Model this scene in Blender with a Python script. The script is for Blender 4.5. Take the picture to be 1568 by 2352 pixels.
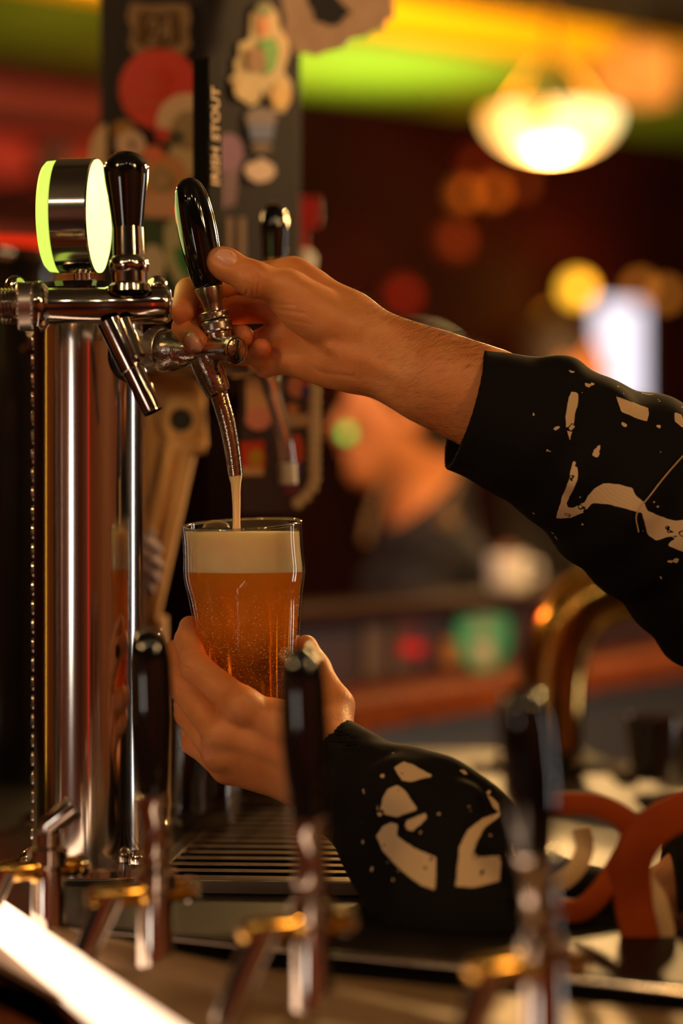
import bpy, bmesh, math, random
import numpy as np
from mathutils import Vector, Matrix
random.seed(7); np.random.seed(7)
for o in list(bpy.data.objects): bpy.data.objects.remove(o)
C = bpy.context.scene.collection
PI = math.pi
F = 85/36*2352            # focal length in pixels (85 mm lens, 36 mm tall frame)
CZ = 1.31                 # camera height
TOP = CZ-0.256            # counter top height
Y0 = 1.67                 # distance of the hands and the glass

# ---------------------------------------------------------------- camera, world, lights
cd = bpy.data.cameras.new('camera'); cam = bpy.data.objects.new('camera', cd); C.objects.link(cam)
cam.location = (0, 0, CZ); cam.rotation_euler = (PI/2, 0, 0)
cd.lens = 85; cd.sensor_fit = 'VERTICAL'; cd.sensor_height = 36; cd.clip_start = 0.05
cd.dof.use_dof = True; cd.dof.focus_distance = Y0-0.015; cd.dof.aperture_fstop = 2.2
cd.dof.aperture_blades = 0
sc = bpy.context.scene; sc.camera = cam
sc.view_settings.view_transform = 'Standard'; sc.view_settings.look = 'None'
sc.view_settings.gamma = 1; sc.view_settings.use_curve_mapping = False
sc.view_settings.exposure = 0.45
sc.cycles.use_denoising = True
sc.cycles.max_bounces = 10; sc.cycles.transparent_max_bounces = 24
sc.cycles.caustics_reflective = False; sc.cycles.caustics_refractive = True
sc.cycles.sample_clamp_indirect = 6
w = bpy.data.worlds.new('world'); sc.world = w; w.use_nodes = True
w.node_tree.nodes['Background'].inputs[0].default_value = (1, .45, .2, 1)
w.node_tree.nodes['Background'].inputs[1].default_value = 0.003

WARM = (1, .57, .20)
def point(name, loc, power, col=WARM, r=.05, parent=None):
    l = bpy.data.lights.new(name, 'POINT'); l.energy = power; l.color = col; l.shadow_soft_size = r
    o = bpy.data.objects.new(name, l); C.objects.link(o)
    if parent: o.parent = parent; o.location = Vector(loc)-parent.location
    else: o.location = loc
    return o
def spot(name, loc, target, power, col=WARM, r=.05, ang=50, parent=None, blend=.6):
    l = bpy.data.lights.new(name, 'SPOT'); l.energy = power; l.color = col; l.shadow_soft_size = r
    l.spot_size = math.radians(ang); l.spot_blend = blend
    o = bpy.data.objects.new(name, l); C.objects.link(o)
    o.rotation_euler = (Vector(target)-Vector(loc)).to_track_quat('-Z', 'Y').to_euler()
    if parent: o.parent = parent; o.location = Vector(loc)-parent.location
    else: o.location = loc
    return o

# ---------------------------------------------------------------- materials
MATS = {}
def srgb(r, g, b):
    f = lambda c: (c/255/12.92) if c/255 <= .04045 else ((c/255+.055)/1.055)**2.4
    return (f(r), f(g), f(b), 1)
def nt(name):
    m = bpy.data.materials.new(name); m.use_nodes = True
    t = m.node_tree; return m, t, t.nodes['Principled BSDF']
def link(t, a, b): t.links.new(a, b)
def noise_bump(t, p, scale, strength, detail=4, stretch=None, dist=.001):
    tc = t.nodes.new('ShaderNodeTexCoord'); n = t.nodes.new('ShaderNodeTexNoise')
    n.inputs['Scale'].default_value = scale; n.inputs['Detail'].default_value = detail
    src = tc.outputs['Object']
    if stretch:
        mp = t.nodes.new('ShaderNodeMapping'); mp.inputs['Scale'].default_value = stretch
        link(t, src, mp.inputs[0]); src = mp.outputs[0]
    link(t, src, n.inputs['Vector'])
    b = t.nodes.new('ShaderNodeBump'); b.inputs['Strength'].default_value = strength; b.inputs['Distance'].default_value = dist
    link(t, n.outputs[0], b.inputs['Height']); link(t, b.outputs[0], p.inputs['Normal'])
    return n, b
def mat(name, col, rough=.5, metal=0, bump=None, var=None, coat=0, spec=.5, stretch=None, bd=.001):
    """plain principled material; bump=(scale, strength); var=(scale, amount) mottles the base colour"""
    if name in MATS: return MATS[name]
    m, t, p = nt(name); c = srgb(*col) if max(col) > 1 else (*col, 1)
    p.inputs['Base Color'].default_value = c; p.inputs['Roughness'].default_value = rough
    p.inputs['Metallic'].default_value = metal; p.inputs['Coat Weight'].default_value = coat
    p.inputs['Specular IOR Level'].default_value = spec
    if bump: noise_bump(t, p, bump[0], bump[1], stretch=stretch, dist=bd)
    if var:
        tc = t.nodes.new('ShaderNodeTexCoord'); n = t.nodes.new('ShaderNodeTexNoise'); n.inputs['Scale'].default_value = var[0]
        n.inputs['Detail'].default_value = 6
        mp = t.nodes.new('ShaderNodeMapping'); mp.inputs['Scale'].default_value = stretch or (1, 1, 1)
        r = t.nodes.new('ShaderNodeValToRGB')
        r.color_ramp.elements[0].color = tuple(x*(1-var[1]) for x in c[:3])+(1,)
        r.color_ramp.elements[1].color = tuple(min(1, x*(1+var[1])) for x in c[:3])+(1,)
        r.color_ramp.elements[0].position = .3; r.color_ramp.elements[1].position = .7
        link(t, tc.outputs['Object'], mp.inputs[0]); link(t, mp.outputs[0], n.inputs['Vector']); link(t, n.outputs[0], r.inputs[0]); link(t, r.outputs[0], p.inputs['Base Color'])
    MATS[name] = m; return m
def emis(name, col, strength, ramp=None, scale=20):
    if name in MATS: return MATS[name]
    m, t, p = nt(name); c = srgb(*col) if max(col) > 1 else (*col, 1)
    p.inputs['Base Color'].default_value = (c[0]*.15, c[1]*.15, c[2]*.15, 1); p.inputs['Emission Color'].default_value = c
    p.inputs['Emission Strength'].default_value = strength
    if ramp:
        tc = t.nodes.new('ShaderNodeTexCoord'); n = t.nodes.new('ShaderNodeTexNoise'); n.inputs['Scale'].default_value = scale
        r = t.nodes.new('ShaderNodeValToRGB'); r.color_ramp.elements[0].color = (*ramp[0], 1); r.color_ramp.elements[1].color = (*ramp[1], 1)
        r.color_ramp.elements[0].position = .35; r.color_ramp.elements[1].position = .65
        link(t, tc.outputs['Object'], n.inputs['Vector']); link(t, n.outputs[0], r.inputs[0]); link(t, r.outputs[0], p.inputs['Emission Color'])
    MATS[name] = m; return m

CHROME = mat('chrome', (.62, .56, .52), .10, 1, bump=(60, .12))
STEEL = mat('polished_steel', (.66, .62, .58), .13, 1, bump=(14, .05), stretch=(1, 1, .04))
WORN = mat('worn_wet_chrome', (.54, .47, .40), .17, 1, bump=(480, .5), bd=.0006)
KNURL = mat('knurled_metal', (.42, .36, .31), .3, 1)
BRASS = mat('brass', (.72, .42, .10), .16, 1, bump=(30, .05))
BRONZE = mat('brown_brushed_metal', (.27, .165, .085), .52, .25, bump=(50, .1))
BLACKG = mat('black_gloss', (.006, .005, .005), .08, 0, coat=.6)
BLACKM = mat('black_matte', (.008, .007, .007), .55)
RUBBER = mat('black_rubber', (.01, .01, .01), .4)
WOOD = mat('brown_wood', (112, 52, 16), .8, spec=.1, var=(5, .5), stretch=(1, 8, 8))
DARKWOOD = mat('dark_wood', (44, 20, 12), .8, spec=.1, var=(5, .5), stretch=(1, 8, 8))
BEIGE = mat('beige_enamel', (236, 188, 124), .45, var=(20, .08))
LEATHER = mat('brown_leather', (158, 64, 12), .7, spec=.15, bump=(300, .2), var=(30, .15))
LEATHERD = mat('dark_leather', (74, 30, 16), .55, bump=(300, .2), var=(30, .2))
PALECREAM = mat('cream_edging', (214, 176, 120), .6)  # cream of stitching and stripe, also the painted strap sheen
CREAM = mat('cream_print', (216, 184, 146), .6, var=(30, .1))
WHITE = mat('white_plastic', (225, 220, 215), .4)
GREYPAN = mat('grey_panel', (86, 66, 46), .5, var=(6, .15))

def thin_glass(name, tint=(1, 1, 1), edge=.09):
    m, t, p = nt(name); t.nodes.remove(p)
    tr = t.nodes.new('ShaderNodeBsdfTransparent'); tr.inputs[0].default_value = (*tint, 1)
    gl = t.nodes.new('ShaderNodeBsdfGlossy'); gl.inputs['Roughness'].default_value = .02
    lf = t.nodes.new('ShaderNodeLayerWeight'); lf.inputs[0].default_value = .5
    pw = t.nodes.new('ShaderNodeMath'); pw.operation = 'POWER'; pw.inputs[1].default_value = 3.2; link(t, lf.outputs['Facing'], pw.inputs[0])
    lw = t.nodes.new('ShaderNodeMath'); lw.operation = 'MULTIPLY_ADD'; lw.inputs[1].default_value = .75; lw.inputs[2].default_value = .03; link(t, pw.outputs[0], lw.inputs[0])
    mx = t.nodes.new('ShaderNodeMixShader')
    link(t, lw.outputs[0], mx.inputs[0]); link(t, tr.outputs[0], mx.inputs[1]); link(t, gl.outputs[0], mx.inputs[2])
    link(t, mx.outputs[0], t.nodes['Material Output'].inputs[0]); MATS[name] = m; return m
GLASS = thin_glass('clear_glass', (1, .995, .98))

def skin_mat():
    m, t, p = nt('skin')
    tc = t.nodes.new('ShaderNodeTexCoord')
    n = t.nodes.new('ShaderNodeTexNoise'); n.inputs['Scale'].default_value = 45; n.inputs['Detail'].default_value = 5
    r = t.nodes.new('ShaderNodeValToRGB')
    r.color_ramp.elements[0].position = .3; r.color_ramp.elements[1].position = .72
    r.color_ramp.elements[0].color = srgb(218, 134, 76); r.color_ramp.elements[1].color = srgb(232, 158, 96)
    link(t, tc.outputs['Object'], n.inputs['Vector']); link(t, n.outputs[0], r.inputs[0])
    at = t.nodes.new('ShaderNodeAttribute'); at.attribute_name = 'flush'
    mx = t.nodes.new('ShaderNodeMix'); mx.data_type = 'RGBA'; mx.inputs[7].default_value = srgb(206, 84, 48)
    link(t, at.outputs['Fac'], mx.inputs[0]); link(t, r.outputs[0], mx.inputs[6])
    at2 = t.nodes.new('ShaderNodeAttribute'); at2.attribute_name = 'nail'
    mx2 = t.nodes.new('ShaderNodeMix'); mx2.data_type = 'RGBA'; mx2.inputs[7].default_value = srgb(238, 178, 150)
    link(t, at2.outputs['Fac'], mx2.inputs[0]); link(t, mx.outputs[2], mx2.inputs[6]); link(t, mx2.outputs[2], p.inputs['Base Color'])
    mr = t.nodes.new('ShaderNodeMapRange'); mr.inputs[3].default_value = .46; mr.inputs[4].default_value = .2
    link(t, at2.outputs['Fac'], mr.inputs[0]); link(t, mr.outputs[0], p.inputs['Roughness'])
    p.inputs['Subsurface Weight'].default_value = .25; p.inputs['Subsurface Radius'].default_value = (1, .35, .2); p.inputs['Subsurface Scale'].default_value = .004
    v = t.nodes.new('ShaderNodeTexVoronoi'); v.inputs['Scale'].default_value = 900
    n2 = t.nodes.new('ShaderNodeTexNoise'); n2.inputs['Scale'].default_value = 260; n2.inputs['Detail'].default_value = 4
    mp = t.nodes.new('ShaderNodeMapping'); mp.inputs['Scale'].default_value = (.5, 1, 1.3)
    link(t, tc.outputs['Object'], v.inputs['Vector']); link(t, tc.outputs['Object'], mp.inputs[0]); link(t, mp.outputs[0], n2.inputs['Vector'])
    ad = t.nodes.new('ShaderNodeMath'); ad.operation = 'ADD'; link(t, v.outputs[0], ad.inputs[0]); link(t, n2.outputs[0], ad.inputs[1])
    b = t.nodes.new('ShaderNodeBump'); b.inputs['Strength'].default_value = .3; b.inputs['Distance'].default_value = .0005
    link(t, ad.outputs[0], b.inputs['Height']); link(t, b.outputs[0], p.inputs['Normal'])
    MATS['skin'] = m; return m
SKIN = skin_mat()

def fabric_mat():
    m, t, p = nt('black_sweatshirt_fabric')
    at = t.nodes.new('ShaderNodeAttribute'); at.attribute_name = 'print'
    tc = t.nodes.new('ShaderNodeTexCoord')
    n = t.nodes.new('ShaderNodeTexNoise'); n.inputs['Scale'].default_value = 160; n.inputs['Detail'].default_value = 3
    n2 = t.nodes.new('ShaderNodeTexNoise'); n2.inputs['Scale'].default_value = 110; n2.inputs['Detail'].default_value = 2
    for q in (n, n2): link(t, tc.outputs['Object'], q.inputs['Vector'])
    # attribute = signed distance in metres inside the printed shape, edge roughened, with worn-off flecks
    a = t.nodes.new('ShaderNodeMath'); a.operation = 'MULTIPLY_ADD'; a.inputs[1].default_value = .0016; a.inputs[2].default_value = -.0008
    link(t, n.outputs[0], a.inputs[0])
    s = t.nodes.new('ShaderNodeMath'); s.operation = 'ADD'; link(t, at.outputs['Fac'], s.inputs[0]); link(t, a.outputs[0], s.inputs[1])
    g = t.nodes.new('ShaderNodeMath'); g.operation = 'GREATER_THAN'; g.inputs[1].default_value = 0; link(t, s.outputs[0], g.inputs[0])
    h = t.nodes.new('ShaderNodeMath'); h.operation = 'LESS_THAN'; h.inputs[1].default_value = .66; link(t, n2.outputs[0], h.inputs[0])
    k = t.nodes.new('ShaderNodeMath'); k.operation = 'MULTIPLY'; link(t, g.outputs[0], k.inputs[0]); link(t, h.outputs[0], k.inputs[1])
    # scattered flecks close to the shapes
    f1 = t.nodes.new('ShaderNodeMath'); f1.operation = 'GREATER_THAN'; f1.inputs[1].default_value = .705; link(t, n2.outputs[0], f1.inputs[0])
    f2 = t.nodes.new('ShaderNodeMath'); f2.operation = 'GREATER_THAN'; f2.inputs[1].default_value = -.022; link(t, at.outputs['Fac'], f2.inputs[0])
    f3 = t.nodes.new('ShaderNodeMath'); f3.operation = 'MULTIPLY'; link(t, f1.outputs[0], f3.inputs[0]); link(t, f2.outputs[0], f3.inputs[1])
    mxx = t.nodes.new('ShaderNodeMath'); mxx.operation = 'MAXIMUM'; link(t, k.outputs[0], mxx.inputs[0]); link(t, f3.outputs[0], mxx.inputs[1])
    mx = t.nodes.new('ShaderNodeMix'); mx.data_type = 'RGBA'; mx.inputs[6].default_value = (.0042, .0030, .0032, 1); mx.inputs[7].default_value = srgb(222, 190, 150)
    link(t, mxx.outputs[0], mx.inputs[0]); link(t, mx.outputs[2], p.inputs['Base Color'])
    p.inputs['Roughness'].default_value = .85; p.inputs['Sheen Weight'].default_value = 0; p.inputs['Specular IOR Level'].default_value = .2
    wv = t.nodes.new('ShaderNodeTexWave'); wv.inputs['Scale'].default_value = 220; wv.inputs['Distortion'].default_value = 1.5
    wv.bands_direction = 'DIAGONAL'; link(t, tc.outputs['Object'], wv.inputs['Vector'])
    b = t.nodes.new('ShaderNodeBump'); b.inputs['Strength'].default_value = .18; b.inputs['Distance'].default_value = .0004
    link(t, wv.outputs[0], b.inputs['Height']); link(t, b.outputs[0], p.inputs['Normal'])
    return m
FABRIC = fabric_mat()

# ---------------------------------------------------------------- helpers
def P(px, py, Y): return Vector(((px-784)*Y/F, Y, CZ-(py-1176)*Y/F))
def H(px, py, d=0): return P(px, py, Y0+d/1000)
def on_plane(px, py, p0, n):
    d = Vector(((px-784)/F, 1, -(py-1176)/F)); o = Vector((0, 0, CZ)); n = Vector(n)
    return o+d*((Vector(p0)-o).dot(n)/d.dot(n))
def tag(o, label=None, cat=None, group=None, kind=None):
    if label: o['label'] = label
    if cat: o['category'] = cat
    if group: o['group'] = group
    if kind: o['kind'] = kind
    return o
def thing(name, loc, label, cat, group=None):
    o = bpy.data.objects.new(name, None); C.objects.link(o); o.location = loc; o.empty_display_size = .02
    return tag(o, label, cat, group)
def off(o):
    v = Vector((0, 0, 0))
    while o is not None: v += o.location; o = o.parent
    return v
def mk(name, V, Fc, m, parent=None, smooth=True, sharp=40, label=None):
    """link one mesh object; vertices are in world space, the origin goes to the mesh's centre"""
    me = bpy.data.meshes.new(name); V = np.asarray([tuple(v) for v in V], dtype=float) if not isinstance(V, np.ndarray) else V
    c = V.mean(0)
    if isinstance(Fc, np.ndarray):
        Fa = Fc.astype(np.int32); me.vertices.add(len(V)); me.vertices.foreach_set('co', (V-c).astype(np.float32).ravel())
        me.loops.add(Fa.size); me.polygons.add(len(Fa))
        me.loops.foreach_set('vertex_index', Fa.ravel()); me.polygons.foreach_set('loop_start', np.arange(0, Fa.size, Fa.shape[1], dtype=np.int32))
        me.update(calc_edges=True)
    else: me.from_pydata((V-c).tolist(), [], Fc)
    me.materials.append(m)
    if smooth:
        me.shade_smooth()
        if sharp: me.set_sharp_from_angle(angle=math.radians(sharp))
    o = bpy.data.objects.new(name, me); C.objects.link(o); o.parent = parent
    o.location = Vector(c)-off(parent)
    if label: o['label'] = label
    return o
class MB:
    """collects shapes for one mesh object"""
    def __init__(s): s.V = []; s.F = []
    def add(s, V, Fc):
        b = len(s.V); s.V += [tuple(v) for v in V]; s.F += [tuple(i+b for i in f) for f in Fc]; return s
    def box(s, c, size, R=None, bev=0):
        x, y, z = [q/2 for q in size]; c = Vector(c)
        if bev:
            bm = bmesh.new(); bmesh.ops.create_cube(bm, size=1)
            for v in bm.verts: v.co = Vector((v.co.x*2*x, v.co.y*2*y, v.co.z*2*z))
            bmesh.ops.bevel(bm, geom=list(bm.edges), offset=bev, segments=2, affect='EDGES', profile=.5)
            bm.verts.index_update(); V = [v.co.copy() for v in bm.verts]; Fc = [[v.index for v in f.verts] for f in bm.faces]; bm.free()
        else:
            V = [Vector((a*x, b*y, e*z)) for a in (-1, 1) for b in (-1, 1) for e in (-1, 1)]
            Fc = [(0, 1, 3, 2), (4, 6, 7, 5), (0, 4, 5, 1), (2, 3, 7, 6), (0, 2, 6, 4), (1, 5, 7, 3)]
        if R: V = [R @ v for v in V]
        return s.add([c+v for v in V], Fc)
    def lathe(s, p0, p1, prof, seg=32, hexa=False, knurl=None, ref=None):
        """prof: list of (t along p0->p1 in metres, radius)"""
        p0 = Vector(p0); ax = (Vector(p1)-p0).normalized()
        u = ax.cross(Vector(ref) if ref else (Vector((0, 0, 1)) if abs(ax.z) < .9 else Vector((0, 1, 0)))).normalized(); v = ax.cross(u)
        V = []; Fc = []; rows = []
        for j, (t, r) in enumerate(prof):
            if r < 1e-6: rows.append([len(V)]); V.append(p0+ax*t); continue
            row = []
            for i in range(seg):
                a = 2*PI*i/seg; rr = r
                if knurl and knurl[0] <= j <= knurl[1]: rr += knurl[2]*(1 if (i+j) % 2 else -1)
                row.append(len(V)); V.append(p0+ax*t+(u*math.cos(a)+v*math.sin(a))*rr)
            rows.append(row)
        for A, B in zip(rows, rows[1:]):
            if len(A) == 1 and len(B) == 1: continue
            for i in range(seg):
                k = (i+1) % seg
                if len(A) == 1: Fc.append((A[0], B[k], B[i]))
                elif len(B) == 1: Fc.append((A[i], A[k], B[0]))
                else: Fc.append((A[i], A[k], B[k], B[i]))
        return s.add(V, Fc)
    def tube(s, pts, rad, seg=16, flat=None, cap=True, up=None):
        """sweep along pts; rad number or list; flat=(a,b) makes an elliptic/strap section"""
        pts = [Vector(p) for p in pts]; n = len(pts); V = []; Fc = []
        rad = rad if isinstance(rad, (list, tuple)) else [rad]*n
        up = Vector(up) if up else None; pu = None
        for i, p in enumerate(pts):
            d = (pts[min(i+1, n-1)]-pts[max(i-1, 0)]).normalized()
            if up is not None: u = d.cross(up).normalized()
            elif pu is None: u = d.cross(Vector((0, 0, 1)) if abs(d.z) < .9 else Vector((0, 1, 0))).normalized()
            else: u = (pu-d*pu.dot(d)).normalized()
            pu = u; v = d.cross(u)
            for k in range(seg):
                a = 2*PI*k/seg; ca, sa = math.cos(a), math.sin(a)
                if flat:
                    sg = lambda q: math.copysign(abs(q)**.45, q)
                    V.append(p+u*sg(ca)*flat[0]*rad[i]+v*sg(sa)*flat[1]*rad[i])
                else: V.append(p+(u*ca+v*sa)*rad[i])
        for i in range(n-1):
            for k in range(seg):
                q = (k+1) % seg; Fc.append((i*seg+k, i*seg+q, (i+1)*seg+q, (i+1)*seg+k))
        if cap: Fc.append(tuple(range(seg-1, -1, -1))); Fc.append(tuple((n-1)*seg+k for k in range(seg)))
        return s.add(V, Fc)
    def prism(s, pts, vec):
        pts = [Vector(p) for p in pts]; n = len(pts); vec = Vector(vec)
        return s.add(pts+[p+vec for p in pts], [tuple(range(n-1, -1, -1)), tuple(range(n, 2*n))]+[(i, (i+1) % n, n+(i+1) % n, n+i) for i in range(n)])
    def build(s, name, m, parent=None, smooth=True, sharp=40, label=None): return mk(name, s.V, s.F, m, parent, smooth, sharp, label)
def smoothpts(pts, n=6):
    """Catmull-Rom through pts"""
    pts = [Vector(p) for p in pts]; out = []
    Q = [pts[0]*2-pts[1]]+pts+[pts[-1]*2-pts[-2]]
    for i in range(1, len(Q)-2):
        for k in range(n):
            t = k/n; a, b, c, d = Q[i-1], Q[i], Q[i+1], Q[i+2]
            out.append(.5*((2*b)+(c-a)*t+(2*a-5*b+4*c-d)*t*t+(3*b-a-3*c+d)*t**3))
    return out+[pts[-1]]
def dome(r, t0, n=6):  # rounded end: profile points from full radius to the pole
    return [(t0+r*math.sin(PI/2*k/n), r*math.cos(PI/2*k/n)) for k in range(1, n+1)]

# ---- signed distance modelling for bodies and clothes
def cone(Q, a, b, ra, rb):
    a = np.array(a, dtype=np.float32); ba = np.array(b, dtype=np.float32)-a; pa = Q-a
    h = np.clip((pa@ba)/max(float(ba@ba), 1e-12), 0, 1)
    dd = pa-h[:, None]*ba
    return np.sqrt((dd*dd).sum(1))-(ra+(rb-ra)*h)
def ell(Q, c, r, R=None):
    p = Q-np.array(c, dtype=np.float32)
    if R is not None: p = p@np.array(R, dtype=np.float32)      # columns of R = ellipsoid axes
    r = np.array(r, dtype=np.float32); k0 = np.sqrt(((p/r)**2).sum(1)); k1 = np.sqrt(((p/(r*r))**2).sum(1))+1e-9
    return k0*(k0-1)/k1
def smin(a, b, k):
    h = np.maximum(k-np.abs(a-b), 0)/k; return np.minimum(a, b)-h*h*k*.25
def chain(Q, pts, rad, k=.004):
    d = None
    for i in range(len(pts)-1):
        c = cone(Q, pts[i], pts[i+1], rad[i], rad[i+1]); d = c if d is None else smin(d, c, k)
    return d
def segdist(Q, pts):
    d = None
    for a, b in zip(pts, pts[1:]):
        c = cone(Q, a, b, 0, 0); d = c if d is None else np.minimum(d, c)
    return d
def crease(Q, pts, wd, dp, ylim):
    q = Q[:, [0, 2]]; d = None
    for a, b in zip(pts, pts[1:]):
        a = np.array((a[0], a[2]), dtype=np.float32); ba = np.array((b[0], b[2]), dtype=np.float32)-a; pa = q-a
        h = np.clip((pa@ba)/float(ba@ba), 0, 1); e = np.sqrt(((pa-h[:, None]*ba)**2).sum(1)); d = e if d is None else np.minimum(d, e)
    return np.where(Q[:, 1] < ylim, dp*np.exp(-(d/wd)**2), 0)
def mesh_sdf(f, lo, hi, h, B=8):
    lo = np.array(lo, dtype=np.float32); nb = np.ceil((np.array(hi)-lo)/(h*B)).astype(int)
    n = nb*B+1; G = np.ones(n, dtype=np.float32)*1.0
    ci = np.stack(np.meshgrid(*[np.arange(k) for k in nb], indexing='ij'), -1).reshape(-1, 3)
    cc = (lo+(ci+.5)*B*h).astype(np.float32); dc = np.concatenate([f(cc[i:i+200000]) for i in range(0, len(cc), 200000)])
    for i in ci[dc < -B*h*.9]:
        s = i*B; G[s[0]:s[0]+B+1, s[1]:s[1]+B+1, s[2]:s[2]+B+1] = -1
    act = ci[np.abs(dc) < B*h*1.25+.004]
    loc = np.stack(np.meshgrid(*[np.arange(B+1)]*3, indexing='ij'), -1).reshape(-1, 3)
    for s0 in range(0, len(act), 400):
        A = act[s0:s0+400]; idx = (A[:, None, :]*B+loc[None]).reshape(-1, 3)
        v = f((lo+idx*h).astype(np.float32)); G[idx[:, 0], idx[:, 1], idx[:, 2]] = v
    S = G < 0
    cs = S[:-1, :-1, :-1].astype(np.int8)
    tot = np.zeros_like(cs)
    for dx in (0, 1):
        for dy in (0, 1):
            for dz in (0, 1): tot += S[dx:n[0]-1+dx, dy:n[1]-1+dy, dz:n[2]-1+dz]
    cells = np.argwhere((tot > 0) & (tot < 8))
    cid = -np.ones(tuple(n-1), dtype=np.int32); cid[cells[:, 0], cells[:, 1], cells[:, 2]] = np.arange(len(cells))
    corners = np.array([(a, b, c) for a in (0, 1) for b in (0, 1) for c in (0, 1)])
    val = np.stack([G[cells[:, 0]+c[0], cells[:, 1]+c[1], cells[:, 2]+c[2]] for c in corners], 1)
    acc = np.zeros((len(cells), 3)); cnt = np.zeros(len(cells))
    for i in range(8):
        for j in range(i+1, 8):
            if np.abs(corners[i]-corners[j]).sum() != 1: continue
            a, b = val[:, i], val[:, j]; m = (a < 0) != (b < 0)
            t = np.where(m, a/np.where(m, a-b, 1), 0)
            acc += m[:, None]*(corners[i]+t[:, None]*(corners[j]-corners[i])); cnt += m
    V = lo+(cells+acc/cnt[:, None])*h
    Q = []
    for ax in range(3):
        sl0 = [slice(None)]*3; sl1 = [slice(None)]*3; sl0[ax] = slice(0, -1); sl1[ax] = slice(1, None)
        E = S[tuple(sl0)] != S[tuple(sl1)]; e = np.argwhere(E)
        o1, o2 = [(1, 2), (2, 0), (0, 1)][ax]
        ok = (e[:, o1] > 0) & (e[:, o2] > 0) & (e[:, o1] < n[o1]-1) & (e[:, o2] < n[o2]-1); e = e[ok]
        inside = S[e[:, 0], e[:, 1], e[:, 2]]
        def g(a, b):
            q = e.copy(); q[:, o1] -= a; q[:, o2] -= b; return cid[q[:, 0], q[:, 1], q[:, 2]]
        q = np.stack([g(1, 1), g(0, 1), g(0, 0), g(1, 0)], 1); q[~inside] = q[~inside][:, ::-1]; Q.append(q)
    return V, np.concatenate(Q)
def attr(o, name, vals):
    a = o.data.attributes.new(name, 'FLOAT', 'POINT'); a.data.foreach_set('value', np.asarray(vals, dtype=np.float32))
def poly_sd(X, Z, poly):
    """signed distance (positive inside) of points to a polygon in the XZ plane"""
    n = len(poly); d = np.full(X.shape, 1e9); ins = np.zeros(X.shape, bool)
    for i in range(n):
        x0, z0 = poly[i]; x1, z1 = poly[(i+1) % n]; ex, ez = x1-x0, z1-z0; wx, wz = X-x0, Z-z0
        t = np.clip((wx*ex+wz*ez)/(ex*ex+ez*ez+1e-12), 0, 1); d = np.minimum(d, (wx-ex*t)**2+(wz-ez*t)**2)
        c = ((z0 > Z) != (z1 > Z)) & (X < (x1-x0)*(Z-z0)/(z1-z0+1e-12)+x0); ins ^= c
    d = np.sqrt(d); return np.where(ins, d, -d)

#@@SETTING@@
# ---------------------------------------------------------------- the setting (room turned about 37 degrees to the lens)
U = Vector((.8, .6, 0)); N = Vector((-.6, .8, 0)); RZ = Matrix.Rotation(math.atan2(.6, .8), 3, 'Z')
def rn(u, n, z): return U*u+N*n+Vector((0, 0, z))
def struct(name, mb, m, parent=None, smooth=False):
    o = mb.build(name, m, parent, smooth=smooth); o['kind'] = 'structure'; return o
FLOORM = mat('floor_boards', (70, 40, 24), .35, var=(4, .3), stretch=(1, 10, 1))
WALLM = mat('dark_red_brown_wall', (36, 4, 3), .7, var=(2, .7), spec=.1)
CEILBLACK = mat('black_ceiling_paint', (7, 5, 5), .8)  # unlit near ceiling: its darkness is put into the colour
CEILGREEN = mat('green_ceiling_paint', (112, 158, 22), .7)
ZC = 2.50
struct('floor', MB().box(rn(1, 1.2, -.05), (11, 9.4, .1), RZ), FLOORM)
struct('wall_back', MB().box(rn(1, 5.66, 1.3), (11, .2, 2.6), RZ), WALLM)
struct('wall_front', MB().box(rn(1, -3.4, 1.3), (11, .2, 2.6), RZ), mat('panelled_wall', (150, 82, 40), .5, var=(3, .3)))
struct('wall_left', MB().box(rn(-4.4, 1.2, 1.3), (.2, 9.4, 2.6), RZ), mat('panelled_wall', (150, 82, 40)))
struct('wall_right', MB().box(rn(6.4, 1.2, 1.3), (.2, 9.4, 2.6), RZ), WALLM)
struct('ceiling', MB().box(rn(1, .45, ZC+.05), (11, 7.9, .1), RZ), CEILBLACK)
struct('ceiling_bay', MB().box(rn(1, 5.0, ZC+.05), (11, 1.2, .1), RZ), CEILGREEN)
struct('trim_1', MB().box(rn(1, 4.42, ZC-.045), (11, .10, .09), RZ), mat('yellow_beam_paint', (255, 196, 0), .5))
# boards and rails along the back wall, seen as soft red and brown bands at the left
REDP = mat('red_board_paint', (96, 8, 4), .5)
bands = [(2.42, 2.33, REDP), (2.28, 2.16, mat('bright_red_board', (140, 10, 5), .5)), (2.03, 1.97, REDP), (1.96, 1.89, mat('brown_board', (110, 50, 14), .5))]
for i, (z1, z0, m) in enumerate(bands):
    o = struct('trim_%d' % (i+2), MB().box(rn(2.2, 5.53, (z0+z1)/2), (3.0, .05, z1-z0), RZ), m)

def window_box(name, c, wdt, hgt, R, strength, col, frame=DARKWOOD):
    c = Vector(c); root = bpy.data.objects.new(name, None); C.objects.link(root); root.location = c; root['kind'] = 'structure'
    fr = MB()
    for sx in (-1, 1): fr.box(c+R@Vector((sx*(wdt/2+.02), 0, 0)), (.04, .05, hgt+.08), R)
    for sz in (-1, 1): fr.box(c+R@Vector((0, 0, sz*(hgt/2+.02))), (wdt, .05, .04), R)
    fr.build('window_frame', frame, root, smooth=False)
    MB().box(c, (wdt, .012, hgt), R).build('pane', emis(name+'_daylight', col, strength), root, smooth=False)
    return root

def text_mesh(o):
    dg = bpy.context.evaluated_depsgraph_get(); me = bpy.data.meshes.new_from_object(o.evaluated_get(dg)); n = o.name
    r = bpy.data.objects.new(n+'_', me); C.objects.link(r); r.parent = o.parent; r.location = o.location; r.rotation_euler = o.rotation_euler
    bpy.data.objects.remove(o); r.name = n; return r
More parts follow.
